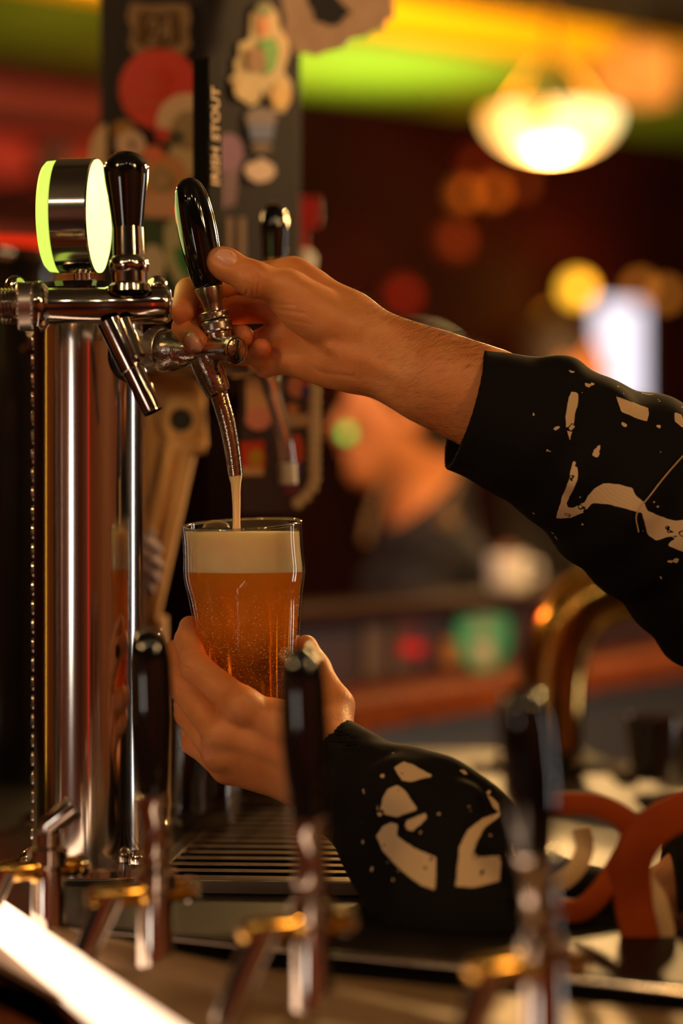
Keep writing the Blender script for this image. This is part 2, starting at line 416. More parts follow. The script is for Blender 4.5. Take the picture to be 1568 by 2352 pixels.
#@@TOWERS@@
# ---------------------------------------------------------------- counter, towers
def counter():
    t = thing('bar_counter', (0, 1.9, 0), 'black bar counter with a thin bright metal lip under the beer taps', 'counter')
    # black top: from the front lip back past the drip tray
    A = P(-250, 2075, 1.62); pts = [(-.62, 1.60), (-.30, 1.545), (-.15, 1.495), (-.048, 1.44), (.10, 1.36), (.2, 1.30)]
    pts = [tuple(p)[:2] for p in smoothpts([(a, b, 0) for a, b in pts], 6)]
    poly = [Vector((a, b, TOP-.045)) for a, b in pts]+[Vector((.26, 1.75, TOP-.045)), Vector((.26, 2.6, TOP-.045)), Vector((-.9, 2.6, TOP-.045)), Vector((-.9, 1.6, TOP-.045))]
    MB().prism(poly, (0, 0, .045)).build('worktop', mat('black_worktop', (.006, .005, .005), .45, bump=(90, .06), spec=.15), t, smooth=False)
    MB().tube([Vector((a, b, TOP-.004)) for a, b in pts], .0035, 10).build('metal_lip', CHROME, t)
    MB().box((-.32, 2.05, (TOP-.045)/2), (1.1, .9, TOP-.045)).build('cabinet', DARKWOOD, t, smooth=False)
    return t
counter()

def acorn(parent, c, r=.0075, m=CHROME):
    c = Vector(c); mb = MB()
    mb.lathe(c, c+Vector((0, 0, 1)), [(0, 0), (0, r*1.28), (.005, r*1.28), (.0055, r*1.1)], 6)
    mb.lathe(c+Vector((0, 0, .005)), c+Vector((0, 0, 1)), [(0, r*1.02), (.003, r)]+dome(r, .003, 7), 24)
    return mb.build('dome_nut', m, parent, sharp=35)
def column(name, X, Y, label, r=.0385, ztop=CZ+.1505):
    t = thing(name, (X, Y, TOP), label, 'beer tower')
    z = Vector((0, 0, 1)); b = Vector((X, Y, TOP))
    MB().lathe(b, b+z, [(0, 0), (0, .063), (.003, .064), (.0045, .063), (.005, r)], 72).build('base_flange', STEEL, t)
    h = ztop-TOP
    MB().lathe(b+z*.005, b+z, [(0, r), (h-.012, r)], 96).build('tube', STEEL, t)
    MB().lathe(b+z*(h-.007), b+z, [(0, r), (0, .064), (.004, .065), (.0075, .064), (.008, 0)], 72).build('top_flange', STEEL, t)
    MB().lathe(b+z*(h+.001), b+z, [(0, .040), (.006, .040), (.010, .036), (.011, 0)], 48).build('cap', BLACKG, t)
    for a in (-35, 215, 35, 145):
        ca = math.radians(a); d = Vector((math.cos(ca)*.0465, math.sin(ca)*.0465, 0))
        acorn(t, b+d+z*.0048)
    for dx, dy in ((-.050, -.014), (.050, -.014), (-.023, .046), (.023, .046)): acorn(t, b+Vector((dx, dy, h+.001)))
    # narrow beaded trim strip down the far left of the tube
    for k in range(27):
        zc = .02+k*.0135
        MB().lathe(b+Vector((-r-.0012, .004, zc)), b+Vector((-r-.0012, .004, zc+1)), [(0, 0), (.0015, .0016), (.004, .002), (.0075, .002), (.010, .0016), (.0115, 0)], 8).build('bead', STEEL, t)
    return t
tower = column('beer_tower', -.180, 1.72, 'polished steel beer tower column bolted to the counter, behind the left tap')
tower2 = column('beer_tower', -.362, 1.60, 'polished steel beer tower column farther left, mostly out of frame')

def lathe_part(parent, name, pa, pb, prof, m, seg=40, knurl=None, label=None, sharp=40):
    return MB().lathe(pa, pb, prof, seg, knurl=knurl).build(name, m, parent, label=label, sharp=sharp)
def knurled(parent, pa, pb, t0, t1, r, rows=9, seg=90, m=KNURL, amp=.00030, name='knurled_collar'):
    prof = [(t0, 0), (t0, r*.94), (t0+.0008, r)]+[(t0+.0008+(t1-t0-.0016)*k/rows, r) for k in range(1, rows)]+[(t1-.0008, r), (t1, r*.94), (t1, 0)]
    return lathe_part(parent, name, pa, pb, prof, m, seg, knurl=(3, len(prof)-4, amp), sharp=12)

# --- left tap, lever upright, in front of the column
def tap_left():
    D = 1.60; a = P(-130, 706, D); b = P(392, 700, D+.01); ax = (b-a).normalized(); L = (b-a).length
    t = thing('beer_tap', P(300, 700, D), 'chrome beer tap with a short bulbous black handle, nearest the glowing round badge', 'beer tap', 'beer taps over the drip tray')
    s = D/F
    X = lambda px: (px+130)*s
    MB().tube([P(-350, 708, D), a+(b-a)*.01], .0100, 24).build('tower_shank', CHROME, t)
    lathe_part(t, 'shank', a, b, [(0, .010), (X(-20), .010), (X(-18), .0125)]+[(X(0+4*k), .0125 if k % 2 else .0115) for k in range(9)]+[(X(40), .0125)], CHROME)
    knurled(t, a, b, X(38), X(78), .0160, rows=10, seg=72, amp=.0004, m=mat('bright_knurl', (.72, .62, .56), .3, 1))
    lathe_part(t, 'shank_flange', a, b, [(X(78), .010), (X(78), .0163), (X(86), .0168), (X(92), .0168), (X(100), .0158), (X(110), .0128), (X(112), .0118)], CHROME)
    lathe_part(t, 'tap_body', a, b, [(X(108), .0119), (X(240), .0118), (X(246), .0126), (X(372), .0126), (X(382), .0122), (X(390), .0105), (X(393), .007), (X(394), 0)], CHROME)
    # hanging blob of the neighbour nut at the far left, slanted spout
    p0 = P(252, 738, D+.001); p1 = P(352, 946, D-.006); d = (p1-p0).length
    lathe_part(t, 'spout', p0, p1, [(0, .0086), (.03, .0086), (.036, .0084), (.0365, .0072), (d-.002, .0068), (d, .0066), (d, .0050), (d-.02, .0048)], CHROME)
    p0b = P(284, 736, D-.003); p1b = P(318, 822, D-.012)
    lathe_part(t, 'vent_tube', p0b, p1b, [(0, .0048), (.026, .0045), (.0285, .0050), (.030, .0035), (.030, 0)], CHROME)
    # handle
    h0 = P(298, 672, D); h1 = P(288, 350, D+.006)
    lathe_part(t, 'lever_socket', h0, h1, [(0, .0148), (.004, .0142), (.006, .0118), (.013, .0118), (.014, .0128), (.018, .0132), (.022, .0124), (.024, .0104), (.043, .0100), (.043, 0)], CHROME)
    prof = [(.0425, 0), (.0425, .0098), (.046, .0104), (.060, .0122), (.074, .0142), (.082, .0150)]
    prof += [(.082+.0126*math.sin(PI/2*k/9), .0150*math.cos(PI/2*k/9)) for k in range(1, 10)]
    lathe_part(t, 'handle', h0, h1, prof, BLACKG, 56)
    # knob cap on the shank far left
    return t
tap_left()

def badge():
    c = P(181, 497, 1.70); ax = Vector((.99, -.105, 0)).normalized()
    t = thing('illuminated_badge', P(190, 655, 1.70), 'round steel tap badge with glowing yellow-green faces on a short stem', 'badge')
    R = .0405
    lathe_part(t, 'steel_ring', c-ax*.0135, c+ax*.0135, [(0, R-.006), (0, R-.001), (.001, R), (.026, R), (.027, R-.001), (.027, R-.006)], STEEL, 96)
    LIME = emis('lime_glow', (.70, 1, .12), .82); LIMEW = emis('bright_lime_glow', (.84, 1, .28), 1.5)
    lathe_part(t, 'glow_rim', c-ax*.0225, c, [(0, 0), (.000, R-.004), (.002, R-.0018), (.009, R-.0012), (.009, R-.007)], LIME, 96, label='glowing left face')
    lathe_part(t, 'glow_face', c+ax*.0135, c+ax, [(0, R-.001), (.0012, R-.001), (.0030, R-.006), (.0052, R*.6), (.0062, R*.3), (.0065, 0)], LIMEW, 96, label='glowing right face')
    s0 = P(190, 652, 1.70)
    lathe_part(t, 'stem', s0, c, [(-.002, .010), (.002, .010), (.0025, .006), (.014, .006)], CHROME)
    return t
badge()

# --- focus tap: shank leaves the column at right, lever pulled
def tap_focus():
    c = Vector((-.180, 1.72, 0)); dr = Vector((.82, -.57, 0)).normalized()
    z = P(0, 812, 1.68).z
    t = thing('beer_tap', P(478, 820, Y0), 'wet chrome beer tap being pulled, long black handle held in the raised hand', 'beer tap', 'beer taps over the drip tray')
    s0 = Vector((c.x, c.y, z))+dr*.036; e = s0+dr
    lathe_part(t, 'gasket', s0, e, [(0, 0), (0, .0185), (.003, .0195), (.006, .0185), (.0065, .010)], RUBBER, 48)
    lathe_part(t, 'shank', s0, e, [(.005, .0135), (.010, .0140), (.013, .0125), (.014, .0085), (.034, .0085)], CHROME, 40)
    a = P(352, 806, 1.69); b = P(553, 800, 1.655); L = (b-a).length
    knurled(t, a, b, -.002, .009, .0152, rows=6, seg=64, amp=.0004, m=mat('green_lit_knurl', (.6, .55, .45), .3, 1))  # paler metal on this collar
    # tapering main body with a forward cylinder and end screw
    prof = [(.009, .0148), (.013, .0150), (.017, .0144), (.022, .0126), (.028, .0100), (.034, .0086), (.046, .0082), (.056, .0080)]
    lathe_part(t, 'tap_body', a, b, prof, WORN, 48)
    side = P(404, 812, 1.68); lathe_part(t, 'side_plug', side+Vector((0, .008, 0)), side+Vector((.006, -.016, 0)), [(0, .0085), (.0175, .0085), (.0185, .0080), (.0190, .0072), (.0186, 0)], WORN, 36)
    # cross cylinder pointing to the lens at right with slotted screw
    q0 = P(468, 802, 1.668); q1 = P(543, 803, 1.640); Lq = (q1-q0).length
    lathe_part(t, 'pivot_housing', q0, q1, [(-.008, 0), (-.006, .0070), (0, .0088), (Lq-.008, .0086), (Lq-.004, .0098), (Lq-.0005, .0098), (Lq, .0092), (Lq, .0080), (Lq-.001, .0078)], WORN, 48)
    sx = MB().lathe(q0, q1, [(Lq-.003, .0076), (Lq+.0002, .0076), (Lq+.0007, .0068), (Lq+.0007, 0)], 40)
    sc_ = sx.build('slotted_screw', WORN, t)
    ax = (q1-q0).normalized(); up = Vector((.12, 0, 1)).normalized(); up = (up-ax*up.dot(ax)).normalized(); R = Matrix((ax.cross(up), ax, up)).transposed()
    MB().box(q0+ax*(Lq+.0006), (.0011, .0008, .0128), R).build('screw_slot', BLACKM, t, smooth=False)
    # neck up to the lever
    n0 = P(507, 805, 1.662); n1 = P(430, 412, 1.662); Ln = (n1-n0).length; k = Ln/math.hypot(507-430, 393)
    T = lambda py: (805-py)/393*Ln
    lathe_part(t, 'neck', n0, n1, [(-.006, .0050), (0, .0082), (T(775), .0094), (T(765), .0094), (T(762), .0085)], WORN, 40)
    knurled(t, n0, n1, T(764), T(737), .0109, rows=6, seg=52, amp=.0004)
    knurled(t, n0, n1, T(735), T(716), .0103, rows=5, seg=48, amp=.0004)
    lathe_part(t, 'ferrule', n0, n1, [(T(717), .0072), (T(706), .0070), (T(696), .0076), (T(664), .0099), (T(662), .0098), (T(662), 0)], mat('satin_ferrule', (.55, .5, .45), .22, 1, bump=(300, .1)), 48)
    hp = [(T(663), 0), (T(663), .0093), (T(655), .0102), (T(620), .0118), (T(580), .0129), (T(540), .01345), (T(500), .01325), (T(465), .0123), (T(440), .0109), (T(426), .0090), (T(417), .0066), (T(411), .0036), (T(409), 0)]
    o = lathe_part(t, 'handle', n0, n1, hp, BLACKG, 64, sharp=80)
    # spout sleeve and curved tube
    s0 = P(474, 838, 1.662); s1 = P(503, 905, 1.662); Ls = (s1-s0).length
    lathe_part(t, 'spout_sleeve', P(466, 820, 1.662), s1, [(0, .0098), (.008, .0104), (.022, .0092), (.0255, .0088), (.027, .0084), (.027, .006)], WORN, 40)
    pts = smoothpts([P(497, 888, Y0), P(508, 925, Y0), P(521, 970, Y0), P(531, 1020, Y0), P(537, 1060, Y0), P(541, 1093, Y0)], 8)
    n = len(pts); MB().tube(pts, [.0063-.0013*i/n for i in range(n)], 24).build('spout_tube', mat('wet_spout_steel', (.50, .42, .32), .16, 1, bump=(560, .42), bd=.0005), t)
    # clinging water drops
    m = mat('water_drop', (.9, .85, .8), .05, 1)
    db = MB()
    for _ in range(240):
        i = random.randrange(n-1); p = pts[i]; a_ = random.uniform(0, 2*PI); r = .0061-.0012*i/n
        q = p+Vector((math.cos(a_)*r, -abs(math.sin(a_))*r, 0)); rr = random.uniform(.00015, .0005)
        db.lathe(q-Vector((0, 0, rr)), q+Vector((0, 0, 1)), [(0, 0), (rr*.5, rr*.8), (rr*1.2, rr), (rr*2.1, 0)], 6)
    o = db.build('water_drops', m, t); o['kind'] = 'stuff'
    return t
tap_focus()

def stream():
    t = MB(); pts = [P(541, 1088, Y0), P(541, 1096, Y0), P(541.5, 1110, Y0), P(542, 1130, Y0), P(543, 1160, Y0), P(543, 1195, Y0), P(543, 1226, Y0)]
    t.tube(pts, [.0046, .0046, .0036, .0031, .0028, .0026, .0030], 20)
    o = t.build('beer_stream', mat('pouring_beer', (250, 220, 170), .25, coat=.4), None)
    o.data.materials[0].node_tree.nodes['Principled BSDF'].inputs['Subsurface Weight'].default_value = .4
    o.data.materials[0].node_tree.nodes['Principled BSDF'].inputs['Subsurface Scale'].default_value = .003
    tag(o, 'pale foamy stream of beer falling from the spout into the glass', 'beer', kind='thing')
stream()

# --- third tap further back
def tap_back():
    D = 1.93
    t = thing('beer_tap', P(600, 835, D), 'out-of-focus chrome beer tap behind the raised hand, spout ending in a white tip', 'beer tap', 'beer taps over the drip tray')
    a = P(300, 835, D+.1); b = P(705, 838, D-.02); L = (b-a).length
    lathe_part(t, 'shank', a, b, [(0, .008), (L*.62, .008), (L*.62, .012), (L*.74, .012), (L*.76, .0085), (L*.98, .0085), (L, .006), (L, 0)], CHROME)
    MB().tube([P(610, 850, D), P(622, 880, D), P(628, 905, D)], [.0088, .0082, .0078], 20).build('spout_sleeve', CHROME, t)
    pts = smoothpts([P(622, 895, D), P(638, 950, D), P(653, 1005, D), P(659, 1050, D), P(661, 1080, D)], 6)
    MB().tube(pts, .0062, 18).build('spout_tube', CHROME, t)
    MB().tube([P(660, 1064, D), P(661, 1090, D), P(662, 1112, D)], .0072, 18).build('spout_tip', WHITE, t, label='white plastic tip')
    n0 = P(628, 835, D); n1 = P(630, 462, D); Ln = (n1-n0).length
    lathe_part(t, 'lever_socket', n0, n1, [(0, .011), (.02, .011), (.022, .008), (.085, .008)], BRASS)
    lathe_part(t, 'handle', n0, n1, [(.083, 0), (.083, .0098), (.09, .0104), (Ln-.022, .0115), (Ln-.010, .0105), (Ln-.004, .0075), (Ln, 0)], BLACKG)
    return t
tap_back()
def column3():
    p = P(560, 835, 2.12)
    t = column('beer_tower', -.200, 2.0, 'polished steel beer tower column hidden behind the first, carrying the rear tap', ztop=CZ+.135)
column3()

def tall_handle():
    D = 1.86
    t = thing('beer_tap', P(475, 700, D), 'tall flat black tap handle with white vertical lettering behind the long handle', 'beer tap')
    c = P(476, 350, D); ang = math.radians(52); R = Matrix.Rotation(ang, 3, 'Z')
    top = P(476, 136, D).z; bot = P(476, 585, D).z; W = .0165; Dp = .0165
    cz = (top+bot)/2
    MB().box((c.x, c.y, cz), (W, Dp, top-bot), R, bev=.0012).build('paddle', mat('satin_black', (.006, .005, .005), .7, spec=.08), t, smooth=False)
    z = Vector((0, 0, 1))
    lathe_part(t, 'stem', Vector((c.x, c.y, bot-.075)), Vector((c.x, c.y, bot)), [(0, .010), (.02, .010), (.022, .006), (.076, .006)], CHROME)
    cu = bpy.data.curves.new('lettering', 'FONT'); cu.body = 'IRISH STOUT'; cu.size = .0125; cu.extrude = .0002; cu.offset = .0004
    cu.align_x = 'CENTER'; cu.align_y = 'CENTER'; cu.space_character = 1.06
    o = bpy.data.objects.new('lettering', cu); C.objects.link(o)
    nrm = R@Vector((1, 0, 0)); nrm = Vector((math.cos(ang), math.sin(ang), 0))
    # right-hand visible face: outward normal is the one turned to the camera's right
    nr = R@Vector((0, -1, 0))     # faces right-front after the turn
    xdir = z; zdir = nr; ydir = zdir.cross(xdir)
    M = Matrix((xdir, ydir, zdir)).transposed().to_4x4()
    o.matrix_world = M
    pos = Vector((c.x, c.y, P(0, 316, D).z))+nr*(Dp/2+.0004)
    o.rotation_euler = M.to_euler(); o.parent = t; o.location = pos-t.location; cu.materials.append(CREAM); text_mesh(o)
    return t
tall_handle()

#@@DRIP@@
def drip_tray():
    x0, x1 = -.112, .105; y0, y1 = 1.615, 2.12; z = TOP
    t = thing('drip_tray', (0, 1.85, TOP), 'black slatted drip tray on the counter below the taps', 'drip tray')
    mb = MB(); h = .010
    for (c, s) in [(((x0+x1)/2, y0, z+h/2), (x1-x0, .008, h)), (((x0+x1)/2, y1, z+h/2), (x1-x0, .008, h)), ((x0, (y0+y1)/2, z+h/2), (.012, y1-y0+.008, h)), ((x1, (y0+y1)/2, z+h/2), (.012, y1-y0+.008, h))]:
        mb.box(c, s, bev=.0009)
    mb.build('tray_frame', mat('dark_steel', (.16, .12, .09), .3, 1, bump=(80, .15)), t, smooth=False)
    MB().box(((x0+x1)/2, (y0+y1)/2, z+.001), (x1-x0, y1-y0, .002)).build('pan', mat('tray_pan', (.003, .003, .003), .9, spec=0), t, smooth=False)
    SL = mat('slat_steel', (.22, .14, .09), .3, 1, bump=(160, .3)); n = 17; me = None
    for k in range(n):
        y = y0+.012+(y1-y0-.024)*k/(n-1)
        if me is None:
            o = MB().box(((x0+x1)/2, y, z+.0092), (x1-x0-.008, .0120, .0009), bev=.0003).build('slat', SL, t, smooth=False); me = o.data; first = o; yb = y
        else:
            o = bpy.data.objects.new('slat', me); C.objects.link(o); o.parent = t; o.location = (((x0+x1)/2), 0, 0)
            o.location = first.location.copy(); o.location.y += y-yb
    t.rotation_euler.z = -.09
drip_tray()

def row_glass(loc, h, r0, r1, label, tilt=0):
    t = thing('drinking_glass', loc, label, 'glass', 'empty glasses by the drip tray')
    b = Vector(loc); w_ = .0016
    prof = [(0, 0), (0, r0-.002), (.001, r0), (.012, r0*1.01), (h, r1), (h+.0008, r1-w_/2), (h, r1-w_), (.014, r0-w_), (.011, 0)]
    MB().lathe(b, b+Vector((0, 0, 1)), prof, 48).build('bowl', GLASS, t)
    return t
row_glass(P(474, 1930, 1.87)*1 if False else Vector((-.107, 1.885, TOP+.0105)), .125, .024, .020, 'slim empty glass standing at the left edge of the drip tray')
row_glass(Vector((-.066, 2.03, TOP+.0105)), .11, .026, .033, 'short empty glass at the far end of the drip tray')

#@@GLASSBEER@@
# ---------------------------------------------------------------- the pint
def pint():
    rim = H(555, 1203); # axis: leans 3 deg sideways, 5 deg to the lens
    ax = Vector((-math.sin(math.radians(2.9)), -math.sin(math.radians(5.0)), 1)).normalized()
    L = .148; base = rim-ax*L
    t = thing('pint_glass', base, 'tilted nonic pint glass full of amber beer, held under the spout', 'glass')
    u = ax.cross(Vector((0, 1, 0))).normalized(); v = ax.cross(u)
    outer = [(0, .0300), (.002, .0312), (.02, .0318), (.045, .0336), (.07, .0362), (.085, .0379), (.095, .0391), (.102, .0402), (.108, .0415), (.113, .0421), (.118, .0421), (.124, .0417), (.132, .0414), (.140, .0414), (.1465, .0417), (.1478, .0416), (.148, .0411)]
    def ring(tt, r, seg, fl=0):
        out = []
        for i in range(seg):
            a = 2*PI*i/seg; rr = r-fl*(.5-.5*math.cos(14*a)); out.append(base+ax*tt+(u*math.cos(a)+v*math.sin(a))*rr)
        return out
    def shell(name, prof, m, seg=112, closed_top=False, flute=0, parent=t, cap_bottom=True):
        V = []; Fc = []
        for (tt, r) in prof:
            f = flute*max(0, min(1, (.098-tt)/.02))*max(0, min(1, (tt-.008)/.01)); V += ring(tt, r, seg, f)
        n = len(prof)
        for j in range(n-1):
            for i in range(seg):
                k = (i+1) % seg; Fc.append((j*seg+i, j*seg+k, (j+1)*seg+k, (j+1)*seg+i))
        if cap_bottom: V.append(base+ax*prof[0][0]); c = len(V)-1; Fc += [(c, (i+1) % seg, i) for i in range(seg)]
        if closed_top: V.append(base+ax*prof[-1][0]); c = len(V)-1; Fc += [(c, (n-1)*seg+i, (n-1)*seg+(i+1) % seg) for i in range(seg)]
        return mk(name, V, Fc, m, parent, sharp=50)
    th = .0019
    inner = [(tt, r-th) for tt, r in reversed(outer) if tt > .008]
    shell('glass_wall', outer+[(.1478, outer[-1][1]-.0008)]+inner+[(.0095, .028), (.009, 0.0001)], GLASS, flute=.0006)
    rg = [base+ax*.1476+(u*math.cos(a)+v*math.sin(a))*.0409 for a in [2*PI*i/96 for i in range(97)]]
    RIMG = thin_glass('rim_glass', (.9, .86, .8)); RIMG.node_tree.nodes['Math.001'].inputs[2].default_value = .30
    MB().tube(rg, .00105, 10, cap=False).build('rim', RIMG, t)
    def rin(tt):
        for (a, ra), (b, rb) in zip(outer, outer[1:]):
            if a <= tt <= b: return ra+(rb-ra)*(tt-a)/max(b-a, 1e-6)-th-.00015
    # beer mesh up to the foam, level top and bottom of the foam handled by shearing the rings
    def liquid(name, t0, t1, m, rows=26, level0=False, level1=True, d=0):
        V = []; Fc = []; seg = 96
        ex = -ax.x/ax.z*1.0; ey = -ax.y/ax.z
        for j in range(rows+1):
            s = j/rows; tt = t0+(t1-t0)*s
            for i in range(seg):
                a = 2*PI*i/seg; e = u*math.cos(a)+v*math.sin(a)
                lev = (1 if level1 else 0)*s+(1 if level0 else 0)*(1-s)
                tl = min(.1472, tt-lev*(e.z*rin(min(tt, .147)))/ax.z); tl = max(.0095, tl)
                V.append(base+ax*tl+e*(rin(tl)-d))
        for j in range(rows):
            for i in range(seg):
                k = (i+1) % seg; Fc.append((j*seg+i, j*seg+k, (j+1)*seg+k, (j+1)*seg+i))
        c0 = sum((Vector(p) for p in V[:seg]), Vector())/seg; c1 = sum((Vector(p) for p in V[-seg:]), Vector())/seg
        V += [c0, c1]; n = rows*seg
        Fc += [(len(V)-2, (i+1) % seg, i) for i in range(seg)]+[(len(V)-1, n+i, n+(i+1) % seg) for i in range(seg)]
        return mk(name, V, Fc, m, t, sharp=60)
    # beer material: hazy where the foam is still settling, clear below
    m, nt_, p = nt('amber_beer'); nt_.nodes.remove(p)
    gl = nt_.nodes.new('ShaderNodeBsdfGlass'); gl.inputs['Color'].default_value = (1, .52, .06, 1); gl.inputs['IOR'].default_value = 1.33; gl.inputs['Roughness'].default_value = .03
    tl = nt_.nodes.new('ShaderNodeBsdfTranslucent'); tl.inputs['Color'].default_value = (.95, .46, .06, 1)
    df = nt_.nodes.new('ShaderNodeBsdfDiffuse'); df.inputs['Color'].default_value = (.86, .36, .035, 1)
    m1 = nt_.nodes.new('ShaderNodeMixShader'); m1.inputs[0].default_value = .5; link(nt_, tl.outputs[0], m1.inputs[1]); link(nt_, df.outputs[0], m1.inputs[2])
    tc = nt_.nodes.new('ShaderNodeTexCoord'); sp = nt_.nodes.new('ShaderNodeSeparateXYZ'); link(nt_, tc.outputs['Object'], sp.inputs[0])
    no = nt_.nodes.new('ShaderNodeTexNoise'); no.inputs['Scale'].default_value = 55; link(nt_, tc.outputs['Object'], no.inputs['Vector'])
    ma = nt_.nodes.new('ShaderNodeMath'); ma.operation = 'MULTIPLY_ADD'; ma.inputs[1].default_value = .03; link(nt_, no.outputs[0], ma.inputs[0]); link(nt_, sp.outputs[2], ma.inputs[2])
    mr = nt_.nodes.new('ShaderNodeMapRange'); mr.inputs[1].default_value = .005; mr.inputs[2].default_value = .060; mr.inputs[3].default_value = .08; mr.inputs[4].default_value = .86
    link(nt_, ma.outputs[0], mr.inputs[0])
    m2 = nt_.nodes.new('ShaderNodeMixShader'); link(nt_, mr.outputs[0], m2.inputs[0]); link(nt_, gl.outputs[0], m2.inputs[1]); link(nt_, m1.outputs[0], m2.inputs[2])
    link(nt_, m2.outputs[0], nt_.nodes['Material Output'].inputs[0])
    TF = .1145
    liquid('beer', .0096, TF, m, level1=True)
    fm = mat('beer_foam', (250, 224, 178), .6, bump=(900, .15), var=(60, .06)); fp = fm.node_tree.nodes['Principled BSDF']
    fp.inputs['Subsurface Weight'].default_value = 1; fp.inputs['Subsurface Scale'].default_value = .016; fp.inputs['Subsurface Radius'].default_value = (1, .6, .3)
    liquid('foam', TF, .1425, fm, rows=10, level0=True, level1=True, d=-.00003)
    # large clear bubble on the foam
    bp = H(497, 1212, -8)
    MB().lathe(bp, bp+Vector((0, 0, 1)), [(0, .0095), (.002, .0088), (.004, .0066), (.0052, .003), (.0056, 0)], 28).build('foam_bubble', GLASS, t)
    # rising bubbles clinging inside the wall
    bb = MB(); bm_ = mat('bubble_gold', (1.0, .80, .42), .12, 0, coat=1)
    ico = [(0, 0, 1), (.894, 0, .447), (.276, .851, .447), (-.724, .526, .447), (-.724, -.526, .447), (.276, -.851, .447), (.724, .526, -.447), (-.276, .851, -.447), (-.894, 0, -.447), (-.276, -.851, -.447), (.724, -.526, -.447), (0, 0, -1)]
    icf = [(0, 1, 2), (0, 2, 3), (0, 3, 4), (0, 4, 5), (0, 5, 1), (1, 6, 2), (2, 7, 3), (3, 8, 4), (4, 9, 5), (5, 10, 1), (2, 6, 7), (3, 7, 8), (4, 8, 9), (5, 9, 10), (1, 10, 6), (6, 11, 7), (7, 11, 8), (8, 11, 9), (9, 11, 10), (10, 11, 6)]
    k = 0
    while k < 3200:
        tt = random.uniform(.012, .105); a = random.uniform(0, 2*PI)
        dens = math.exp(-((tt-.070)/.030)**2)+.25
        if random.random() > dens*(.75+.35*math.sin(a*14+tt*90)): continue
        e = u*math.cos(a)+v*math.sin(a); r = random.choice((.00014, .00018, .00022, .00032)); q = base+ax*tt+e*(rin(tt)+.00008)
        bb.add([q+Vector(c)*r for c in ico], icf); k += 1
    o = bb.build('bubbles', bm_, t, sharp=None); o['kind'] = 'stuff'
    return t
pint()

#@@PERSON@@
# ---------------------------------------------------------------- the bartender
def V3(*a): return np.array(H(*a), dtype=np.float32)
# right (upper) hand: pixel x, pixel y, depth offset in mm
RH = dict(
    thumb=([(505, 600, -16), (518, 607, -16), (582, 641, -18), (662, 664, -8), (735, 720, 2)], [.0096, .0106, .0118, .0120, .0165]),
    index=([(420, 716, -2), (436, 672, 14), (540, 640, 32), (672, 634, 26)], [.0090, .0100, .0102, .0125]),
    middle=([(449, 784, -12), (428, 752, 8), (540, 712, 36), (668, 700, 34)], [.0088, .0096, .0102, .0120]),
    ring=([(556, 772, 8), (536, 776, 20), (560, 806, 34), (660, 765, 36)], [.0080, .0086, .0098, .0118]),
    little=([(600, 800, 4), (592, 818, 14), (610, 838, 26), (672, 815, 28)], [.0070, .0076, .0086, .0110]))
def f_right(Q):
    w0 = V3(832, 745, 4); w1 = V3(826, 832, 2)
    # palm: metacarpals
    d = cone(Q, V3(672, 636, 26), V3(800, 722, 10), .0128, .0158)
    for p, q in (((668, 700, 35), (805, 760, 13)), ((662, 762, 36), (805, 800, 14)), ((674, 812, 29), (800, 836, 12))):
        d = smin(d, cone(Q, V3(*p), V3(*q), .0122, .0150), .012)
    d = smin(d, cone(Q, V3(700, 806, 22), V3(795, 832, 6), .0120, .0160), .010)                 # heel of the hand
    d = smin(d, cone(Q, V3(640, 822, 22), V3(740, 842, 8), .0100, .0130), .008)
    fa = smin(cone(Q, V3(795, 738, 5), V3(1130, 872, 8), .0158, .0195), cone(Q, V3(800, 828, 3), V3(1100, 965, 8), .0158, .0195), .022)
    fa = smin(fa, cone(Q, V3(1000, 870, 0), V3(1300, 985, 8), .024, .034), .02)
    d = smin(d, fa, .016)
    th = chain(Q, [V3(*p) for p in RH['thumb'][0]], RH['thumb'][1], .005)
    th = smin(th, ell(Q, V3(722, 726, -6), (.029, .0165, .0165), np.array(((.90, 0, .43), (0, 1, 0), (-.43, 0, .90)))), .010)                     # thenar
    th = smin(th, cone(Q, V3(652, 668, -4), V3(800, 756, 0), .0125, .0165), .008)
    d = smin(d, th, .0045)
    # web between thumb and index
    d = smin(d, cone(Q, V3(655, 655, 4), V3(700, 660, 18), .0085, .0110), .012)
    out = d
    for k, kk in (('index', .007), ('middle', .006), ('ring', .006), ('little', .006)):
        p, r = RH[k]; f = chain(Q, [V3(*x) for x in p], r, .0035)
        out = np.minimum(out, smin(d, f, kk))
    # tendon and wrist cords
    out = smin(out, cone(Q, V3(760, 800, -12), V3(1000, 890, -12), .0022, .0028), .008)
    # creases: thumb joint, wrist, palm, thenar fold
    for pts, wd, dp in (([(560, 612, -30), (574, 640, -33), (566, 672, -28)], .0013, .0020), ([(568, 610, -30), (584, 640, -33), (578, 674, -28)], .0013, .0018), ([(576, 612, -30), (595, 642, -33), (590, 674, -28)], .0012, .0013), ([(552, 616, -28), (562, 642, -32), (556, 664, -28)], .0012, .0011),
                        ([(820, 715, -16), (826, 790, -18), (822, 875, -14)], .0014, .0004), ([(812, 720, -16), (816, 790, -18), (812, 870, -14)], .0012, .0003),
                        ([(612, 700, -20), (650, 712, -20), (700, 720, -22)], .0018, .0008), ([(620, 716, -18), (660, 732, -20), (712, 744, -22)], .0016, .0007), ([(610, 690, -20), (640, 698, -22), (675, 700, -24)], .0014, .0008),
                        ([(640, 760, 0), (690, 800, -8), (760, 815, -14)], .0040, .0010), ([(690, 620, 8), (660, 624, 8), (630, 616, 14)], .0018, .0008),
                        ([(700, 840, 2), (745, 858, -4), (815, 866, -8)], .0018, .0008)):
        out = out+crease(Q, [V3(*x) for x in pts], wd*.75, dp*.62, Y0-.004)
    # nails: flat plates slightly sunk with a rim
    for c, r in NAILS_R: out = nailcut(Q, out, c, r)
    return out
